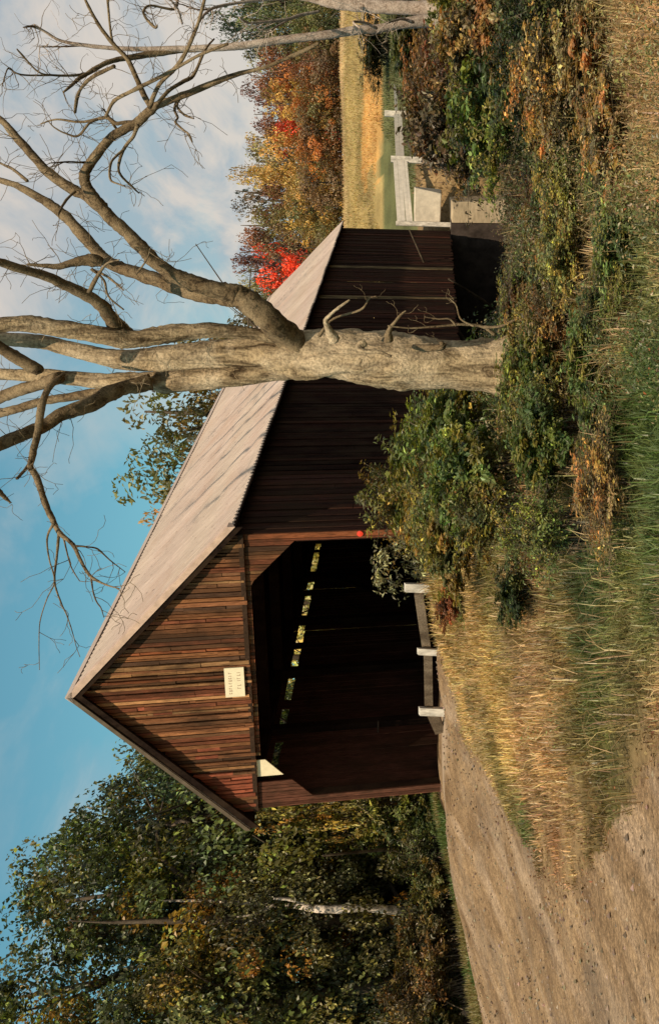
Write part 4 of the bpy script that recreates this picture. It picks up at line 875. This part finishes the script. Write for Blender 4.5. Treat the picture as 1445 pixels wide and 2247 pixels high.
# ------------------------------------------------------------------ shrubs: (U, top V, y, width m, template, colour, label)
SC = dict(g=(.15, .185, .052), y=(.26, .24, .08), d=(.06, .08, .03), b=(.13, .09, .05), r=(.20, .09, .045), o=(.19, .18, .06), p=(.16, .16, .09))
shr = [(1165, 800, 19.6, 2.0, 'shrub0', 'o', 'yellow green bush hiding the front right corner of the bridge'), (1215, 850, 18.8, 2.6, 'shrub1', 'g', 'green bush against the dark right wall, next to the corner bush'), (1310, 835, 18.2, 2.5, 'shrub2', 'g', 'tall leafy bush just left of the big trunk'),
       (1370, 960, 15.5, 1.3, 'shrub3', 'o', 'low green bush at the left foot of the big trunk'), (1260, 960, 16.5, 2.0, 'shrub0', 'g', 'bright green bush in front of the dark bridge wall'), (1150, 950, 17.5, 1.9, 'shrub2', 'o', 'olive bush below the corner bush'), (1100, 880, 18.7, 1.5, 'shrub3', 'y', 'pale yellow green bush right of the nearest white post'),
       (1015, 790, 20.2, 1.3, 'pale_shrub', 'p', 'dark shrub with pale pointed leaves in front of the portal'), (1190, 1060, 14.8, 1.8, 'shrub1', 'd', 'dark green bush low on the bank below the bridge wall'), (1330, 1080, 13.6, 1.6, 'shrub0', 'g', 'green bush in front of the trunk foot'),
       (1425, 1085, 11.5, 1.3, 'shrub0', 'g', 'green bush directly in front of the foot of the big trunk'), (1500, 1110, 11.9, 1.1, 'shrub2', 'o', 'olive bush against the right edge of the trunk foot'), (1365, 1060, 12.1, 1.3, 'shrub1', 'g', 'leafy bush overlapping the left edge of the trunk foot'), (1300, 1000, 14.6, 1.7, 'shrub3', 'g', 'broad green bush left of the trunk in front of the tall bush'), (1180, 1010, 15.4, 1.7, 'shrub0', 'o', 'broad olive bush between the corner bush and the verge'), (1590, 1085, 14.2, 1.7, 'shrub2', 'd', 'dense dark green bush right of the big trunk'), (1650, 1120, 13.4, 1.5, 'shrub1', 'd', 'dark green bush below and right of the dense trunk bush'), (1540, 1170, 12.6, 1.2, 'shrub3', 'b', 'brownish low bush at the right foot of the trunk'),
       (1690, 1120, 16.5, 1.3, 'shrub0', 'g', 'green bush in front of the far abutment'), (1790, 1120, 15.2, 1.3, 'pale_shrub', 'p', 'bush with large pale dry leaves below the concrete wing wall'), (1965, 975, 19, 1.8, 'shrub3', 'b', 'brown bush right of the wing wall'),
       (1930, 955, 21, 2.6, 'shrub1', 'b', 'reddish brown bush on the right bank below the fence'), (2010, 990, 19.5, 2.6, 'shrub2', 'b', 'dull brown bush halfway to the pale forked tree'), (2090, 1020, 18.5, 2.4, 'shrub0', 'r', 'rust tinted bush left of the pale tree roots'),
       (2170, 1110, 17.5, 2.0, 'shrub1', 'b', 'dark green bush under the pale forked tree'), (2265, 1060, 19.5, 1.8, 'shrub3', 'd', 'dark bush at the right edge beside the pale tree'), (1925, 930, 28, 2.2, 'shrub2', 'o', 'olive shrub in front of the pale parapet'),
       (1900, 1090, 15.2, 1.8, 'shrub3', 'b', 'brown leafy shrub in the middle of the right bank'), (1990, 1110, 14.2, 1.8, 'shrub0', 'd', 'dark shrub in the middle of the right bank'), (2080, 1120, 13.6, 1.7, 'shrub2', 'd', 'dark green shrub on the right bank below the rust bush'),
       (2180, 1150, 12.6, 1.7, 'shrub1', 'b', 'brown leafed shrub near the right edge, low on the bank'), (1750, 1200, 12.2, 1.3, 'shrub2', 'o', 'olive low shrub below the pale leafed bush'), (1850, 1200, 11.8, 1.3, 'shrub1', 'b', 'brown low shrub above the straw coloured grass'), (1960, 1230, 11.2, 1.3, 'shrub3', 'd', 'dark low shrub above the straw coloured grass'),
       (2080, 1250, 10.8, 1.3, 'shrub0', 'd', 'dark leafed low shrub at the right above the tan grass'), (2200, 1270, 10.2, 1.2, 'shrub2', 'd', 'dark low shrub in the lower right corner'), (1060, 1080, 15.2, 1.4, 'shrub3', 'o', 'olive weed clump in the middle of the verge'), (960, 1210, 11.8, 1.0, 'shrub1', 'd', 'dark green weed clump above the green grass'),
       (1120, 1200, 12.2, 1.2, 'shrub0', 'o', 'olive weed clump near the bottom centre'), (1080, 1310, 9.6, .8, 'shrub2', 'g', 'fresh green weed clump at the bottom centre'), (920, 1040, 17.2, .8, 'shrub3', 'r', 'dark red weed clump on the golden verge')]
random.seed(8)
for U, Vt, y, w, key, c, lab in shr:
    x = P(U, Vt, y)[0]; h = max(.45, height_for(U, Vt, y, x)); k_ = random.uniform(.85, 1.15)
    if Vt > 940 and (U > 1835 or 1020 < U < 1400): h = h * 1.35 + .22; w *= 1.1
    h = cap_h(x, y, w, h)
    tree('shrub', x, y, h, w, key, tuple(v_ * k_ for v_ in SC[c]), lab, 'bush', 'shrubs on the near river bank', base=.02, tm=stemm, crown='foliage')
rb = np.random.default_rng(66)
rows = [('upper', 15.6, 12, 1480, 66, .85), ('middle', 12.6, 13, 1240, 80, .9), ('lower', 10.4, 10, 1260, 98, .68), ('lowest', 8.8, 8, 1180, 130, .38)]
for rn_, yr_, nn_, us, du, hm in rows:
    for i in range(nn_):
        U = us + i * du + rb.uniform(-22, 22); y = yr_ + rb.uniform(-.5, .5); x = (U - U0) / F * y * 1.03
        w = rb.uniform(1.0, 1.6) * (.55 + hm * .6); h = cap_h(x, y, w, hm * rb.uniform(.7, 1.25)); j = rb.integers(0, 5); j = (0, 3)[i % 2] if U < 1470 and yr_ > 10 else j
        tree('shrub', x, y, h, w, 'shrub%d' % rb.integers(0, 4), tuple(np.array([(.11, .15, .045), (.22, .155, .07), (.08, .105, .038), (.20, .21, .07), (.32, .23, .10)][j]) * rb.uniform(.8, 1.2)),
             'small %s weed bush, %s from the left in the %s row on the bank' % (['dark green', 'brown', 'blackish green', 'olive', 'straw brown'][j], ordn[i], rn_), 'bush', 'small weed bushes on the near bank', base=.0, tm=stemm, crown='foliage')
# roadside shrubs left of the bridge
shl = [(448, 590, 25.6, 1.5, 'shrub0', (.30, .24, .06), 'yellow leafed bush against the left bridge wall'), (425, 770, 25.5, 1.9, 'shrub1', (.13, .15, .045), 'green yellow bush at the left foot of the bridge'), (365, 850, 24.8, 1.7, 'shrub2', (.09, .11, .04), 'green bush on the road edge left of the bridge'),
       (300, 900, 24.0, 1.3, 'shrub3', (.12, .12, .04), 'olive bush on the road edge right of the birch'), (200, 880, 24.0, 1.8, 'shrub0', (.13, .11, .045), 'brownish bush on the road edge at the dark trunk'), (120, 860, 23.6, 2.0, 'shrub1', (.12, .10, .04), 'olive brown bush on the road edge near the left side'),
       (40, 830, 23.2, 2.0, 'shrub2', (.14, .10, .04), 'gold tinted bush on the road edge at the left side'), (-30, 900, 22.6, 1.6, 'shrub3', (.07, .09, .03), 'dark bush cut by the left side of the picture'), (450, 900, 25.0, 1.2, 'shrub3', (.09, .12, .04), 'small dark green bush at the portal base'),
       (330, 660, 27, 2.4, 'shrub2', (.07, .075, .03), 'shaded tall bush behind the road edge bushes'), (90, 650, 25.5, 2.8, 'shrub3', (.08, .07, .03), 'shaded tall bush low in the left wood'), (200, 700, 27.5, 2.6, 'shrub1', (.05, .055, .025), 'deep shaded bush behind the birch trunk')]
for U, Vt, y, w, key, c, lab in shl:
    x = P(U, Vt, y)[0]; tree('shrub', x, y, max(.5, height_for(U, Vt, y, x)), w, key, c, lab, 'bush', 'bushes along the left road edge', base=.02, tm=stemm, crown='foliage')
# far bank brush
random.seed(2)
for i, (U, y, w, h, c, lab) in enumerate([(1945, 45, 3.4, 1.5, (.18, .12, .05), 'tan brush on the far bank right of the wing wall'), (1960, 48, 4, 1.3, (.10, .12, .045), 'green brush on the far bank below the fence'), (2060, 47, 5, 1.7, (.20, .13, .06), 'tan brush on the far bank at right'),
                                          (2160, 49, 5, 1.5, (.07, .09, .035), 'dark brush on the far bank behind the pale tree'), (2140, 70, 6, 1.7, (.035, .045, .02), 'dark round shrub in the meadow beside the pale tree')]):
    x = P(U, 900, y)[0]; tree('shrub', x, y, h, w, 'shrub%d' % (i % 4), c, lab, 'bush', 'brush on the far bank', base=.0, tm=stemm, crown='foliage')

# ------------------------------------------------------------------ grass and weeds (nobody could count them)
rg = np.random.default_rng(77)
def scatter(n_, xr, yr, keep):
    x = rg.uniform(*xr, n_ * 3); u = rg.uniform(0, 1, n_ * 3); y = yr[0] + (yr[1] - yr[0]) * u ** 1.35
    k_ = keep(x, y); x, y = x[k_][:n_], y[k_][:n_]; return x, y
def keep_cover(x, y):
    a, b_ = ab(x, y); sp_ = np.maximum(0, -b_ - 1.5)
    inb = (a > -.1) & (a < 27) & (b_ > -.15) & (b_ < 6.15)
    infr = np.abs(x - 0) < 100
    U = x / (y * CP) * F + U0
    return (road_sd(x, y) < .05 + .12 * rg.normal(0, 1, x.shape)) & ~inb & (U > -100) & (U < 2900) & ((a - 1.0 - sp_ * .95 < 4.5))
def blades(x, y, hgt, wid, col, bend=.35):
    n_ = len(x); z = terrain(x, y) - .02; an = rg.uniform(0, 6.28, n_); d = np.stack([np.cos(an), np.sin(an)], 1); ln = rg.normal(0, bend, n_) + bend * .6
    b0 = np.stack([x, y, z], 1); sd_ = np.stack([-d[:, 1], d[:, 0], np.zeros(n_)], 1) * wid[:, None] / 2
    mid_ = b0 + np.stack([d[:, 0] * ln * hgt * .3, d[:, 1] * ln * hgt * .3, hgt * .6], 1); tip = b0 + np.stack([d[:, 0] * ln * hgt, d[:, 1] * ln * hgt, hgt * np.clip(1 - .3 * np.abs(ln), .3, 1)], 1)
    v = np.stack([b0 - sd_, b0 + sd_, mid_ + sd_ * .8, mid_ - sd_ * .8, tip + sd_ * .15, tip - sd_ * .15], 1).reshape(-1, 3)
    i = np.arange(n_)[:, None] * 6; f = np.concatenate([i + np.array([0, 1, 2, 3]), i + np.array([3, 2, 4, 5])])
    return v, f, np.repeat(col, 6, axis=0)
def vary(c, n_, a=.3): return np.clip(c * rg.uniform(1 - a, 1 + a, (n_, 1)) * (1 + rg.normal(0, .07, (n_, 3))), 0, 1)
# dry and green blades over the verge, in clumps
def patch(x, y): return np.clip(1 + .35 * vnoise(x, y, .28, 31) + .35 * vnoise(x, y, .75, 33), .3, 1.9)
cx, cy = scatter(16000, (-7.5, 15), (5.5, 24), keep_cover)
wt = np.where((cx > 1.0) & (cy > 10.3) & (vnoise(cx, cy, 1.3, 41) < .5), .12, 1.0); wt = np.where((cy > 15) & (cx < 0), 1.2, wt); wt /= wt.sum()
ci = rg.choice(len(cx), 215000, p=wt); sprd = rg.normal(0, .07, (len(ci), 2)); x = cx[ci] + sprd[:, 0]; y = cy[ci] + sprd[:, 1]
kk = road_sd(x, y) < .10; x, y, ci = x[kk], y[kk], ci[kk]
ch = .07 + .20 * rg.uniform(0, 1, len(cx)) ** 2
gcol = cover_col(x, y) * patch(x, y)[:, None]; ccol = rg.uniform(.5, 1.35, len(cx))
hg = ch[ci] * rg.uniform(.5, 1.3, len(x)) * np.clip(.3 + (-road_sd(x, y)) * .8, .25, 1)
v, f, cl = blades(x, y, hg, .004 + .006 * rg.uniform(0, 1, len(x)) + .0004 * y, vary(gcol * ccol[ci][:, None] * 1.1, len(x), .35), .6)
tag(obj('grass', mesh('grass', v, f, M['grass'], {'col': cl})), 'dry golden and green grass covering the verge', 'grass', None, 'stuff')
# leafy ground weeds in mounds
def weed_keep(x, y):
    d = np.clip((x + 2.0) / 3.0, -.2, 1) + .25 * vnoise(x, y, 1.4, 21) + np.where((y > 9) & (y < 15) & (x > -3.5), .1, 0) - np.where((y < 10.0) & (x > .3), .6, 0) - .9 * np.exp(-((x - .5) / .9) ** 2 - ((y - 9.6) / 1.3) ** 2) - .8 * (y < 9.9) * (x < -.2)
    return keep_cover(x, y) & (d > rg.uniform(0, 1, x.shape))
cx, cy = scatter(9000, (-5, 16), (6.0, 24), weed_keep)
ci = rg.integers(0, len(cx), 430000); rr = .07 + .17 * rg.uniform(0, 1, len(cx)) ** 1.3; o = rg.normal(0, 1, (len(ci), 3)); o /= np.linalg.norm(o, axis=1)[:, None]; o *= (rg.uniform(.3, 1, len(ci)) ** .5 * rr[ci])[:, None]
x = cx[ci] + o[:, 0]; y = cy[ci] + o[:, 1]; hh = rr * rg.uniform(.6, 2.2, len(cx)) * np.where((cx > .6) & (cx < 3.6) & (cy > 12.0), .35, 1) * np.where(cy < 12.5, .75, 1); mnd = np.clip(vnoise(cx, cy, .55, 51) + .5 * vnoise(cx, cy, 1.2, 52), -.4, 1.2) * .22 * sstep(-1, 1.5, cx); z = terrain(x, y) + (hh + np.maximum(mnd, 0))[ci] + o[:, 2] * 1.2
kk = (road_sd(x, y) < -.02) & (z > terrain(x, y)); x, y, z, ci, o = x[kk], y[kk], z[kk], ci[kk], o[kk]
pal = np.array([(.11, .15, .04), (.07, .11, .035), (.18, .19, .06), (.20, .13, .06), (.30, .21, .09), (.13, .075, .04), (.10, .14, .045), (.07, .10, .035)]); pc = pal[rg.integers(0, 8, len(cx))] * rg.uniform(.6, 1.4, (len(cx), 1)) * np.clip(1 + .8 * vnoise(cx, cy, .55, 53) + .4 * vnoise(cx, cy, 1.3, 54), .2, 2.2)[:, None]
gc_ = cover_col(x, y); colw = pc[ci] * .65 + gc_ * .35 * patch(x, y)[:, None]
hl_ = rg.uniform(0, 1, len(x)) < .015; colw[hl_] = np.array([.42, .34, .22]); hl_ = rg.uniform(0, 1, len(x)) < .012; colw[hl_] = np.array([.35, .12, .05])
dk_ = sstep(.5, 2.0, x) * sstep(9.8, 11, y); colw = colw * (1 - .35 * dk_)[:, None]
nr = o / (np.linalg.norm(o, axis=1)[:, None] + 1e-6) + np.array([0, -.3, .6])
v, f, cl = leaves(np.stack([x, y, z], 1), nr, (.024 + .022 * rg.uniform(0, 1, len(x))) * np.clip(y / 12, .75, 1.2), vary(colw, len(x), .35), rg, .5)
tag(obj('ground_weeds', mesh('ground_weeds', v, f, M['grass'], {'col': cl})), 'leafy weeds and fallen leaves covering the bank', 'weeds', None, 'stuff')
# taller stalks leaning out of the verge
cx, cy = scatter(1800, (-3.5, 11), (8, 21), keep_cover); ci = rg.integers(0, len(cx), 9000)
x = cx[ci] + rg.normal(0, .04, len(ci)); y = cy[ci] + rg.normal(0, .04, len(ci))
v, f, cl = blades(x, y, rg.uniform(.2, .5, len(x)), np.full(len(x), .009), vary(np.array([.40, .29, .14]) * rg.uniform(.4, 1.2, (len(x), 1)), len(x)), .8)
tag(obj('tall_grass', mesh('tall_grass', v, f, M['grass'], {'col': cl})), 'taller straw coloured stalks sticking up from the verge', 'grass', None, 'stuff')
# meadow tufts beyond the river
x = rg.uniform(2, 60, 80000); y = 44 + 66 * rg.uniform(0, 1, 80000) ** 1.2; kk = (np.abs(ab(x, y)[1] - 3) > 3.2) | (ab(x, y)[0] > 60); x, y = x[kk], y[kk]
v, f, cl = blades(x, y, rg.uniform(.08, .28, len(x)), np.full(len(x), .05), vary(cover_col(x, y), len(x), .3))
tag(obj('meadow_grass', mesh('meadow_grass', v, f, M['grass'], {'col': cl})), 'short pale grass of the meadow beyond the river', 'grass', None, 'stuff')
# roadside grass strip on the left
x = rg.uniform(-20, -8.2, 160000); y = rg.uniform(19, 26, 160000); sdv = road_sd(x, y); kk = (sdv < .12) & (sdv > -1.1) & (ab(x, y)[1] > 6.3); x, y, sdv = x[kk], y[kk], sdv[kk]
gr_ = np.where((vnoise(x, y, .9, 71) > .1)[:, None], np.array([.24, .20, .08]), np.array([.12, .17, .05]))
v, f, cl = blades(x, y, rg.uniform(.05, .16, len(x)) + .22 * np.clip(-sdv, 0, 1), np.full(len(x), .018), vary(gr_, len(x), .4), .5)
tag(obj('roadside_grass', mesh('roadside_grass', v, f, M['grass'], {'col': cl})), 'low green grass along the left road edge', 'grass', None, 'stuff')
# pebbles and leaves on the gravel
x = rg.uniform(-12, 2, 30000); y = rg.uniform(5.5, 22, 30000) ; kk = road_sd(x, y) > .05; x, y = x[kk], y[kk]
s_ = .004 + .026 * rg.uniform(0, 1, len(x)) ** 8; z = terrain(x, y) + s_ * .3
base = np.array([(1, 0, 0), (0, 1, 0), (-1, 0, 0), (0, -1, 0), (0, 0, .7), (0, 0, -.7)], float)
v = np.stack([x, y, z], 1)[:, None] + base[None] * s_[:, None, None] * rg.uniform(.6, 1.4, (len(x), 6, 1)); fo = np.array([(0, 1, 4), (1, 2, 4), (2, 3, 4), (3, 0, 4), (1, 0, 5), (2, 1, 5), (3, 2, 5), (0, 3, 5)])
f = (np.arange(len(x))[:, None, None] * 6 + fo[None]).reshape(-1, 3); cl = np.repeat(vary(np.array([(.30, .23, .16), (.20, .145, .10), (.42, .33, .25), (.26, .19, .13)])[rg.integers(0, 4, len(x))], len(x)), 6, axis=0)
tag(obj('pebbles', mesh('pebbles', v.reshape(-1, 3), f, M['grass'], {'col': cl})), 'loose pebbles scattered over the gravel road', 'pebbles', None, 'stuff')
x = rg.uniform(-10, 0, 22000); y = rg.uniform(6.5, 22, 22000); sdv = road_sd(x, y); kk = (sdv > -.3) & (sdv < .05 + rg.exponential(.22, x.shape)) & (vnoise(x, y, .7, 81) > -.3); x, y = x[kk], y[kk]; nr = np.zeros((len(x), 3)); nr[:, 2] = 1.5
v, f, cl = leaves(np.stack([x, y, terrain(x, y) + .02], 1), nr, .036, vary(np.array([(.24, .10, .045), (.30, .19, .09), (.16, .09, .05)])[rg.integers(0, 3, len(x))], len(x), .4), rg, .6)
tag(obj('fallen_leaves', mesh('fallen_leaves', v, f, M['grass'], {'col': cl})), 'rusty fallen leaves along the edge of the grass island', 'leaves', None, 'stuff')
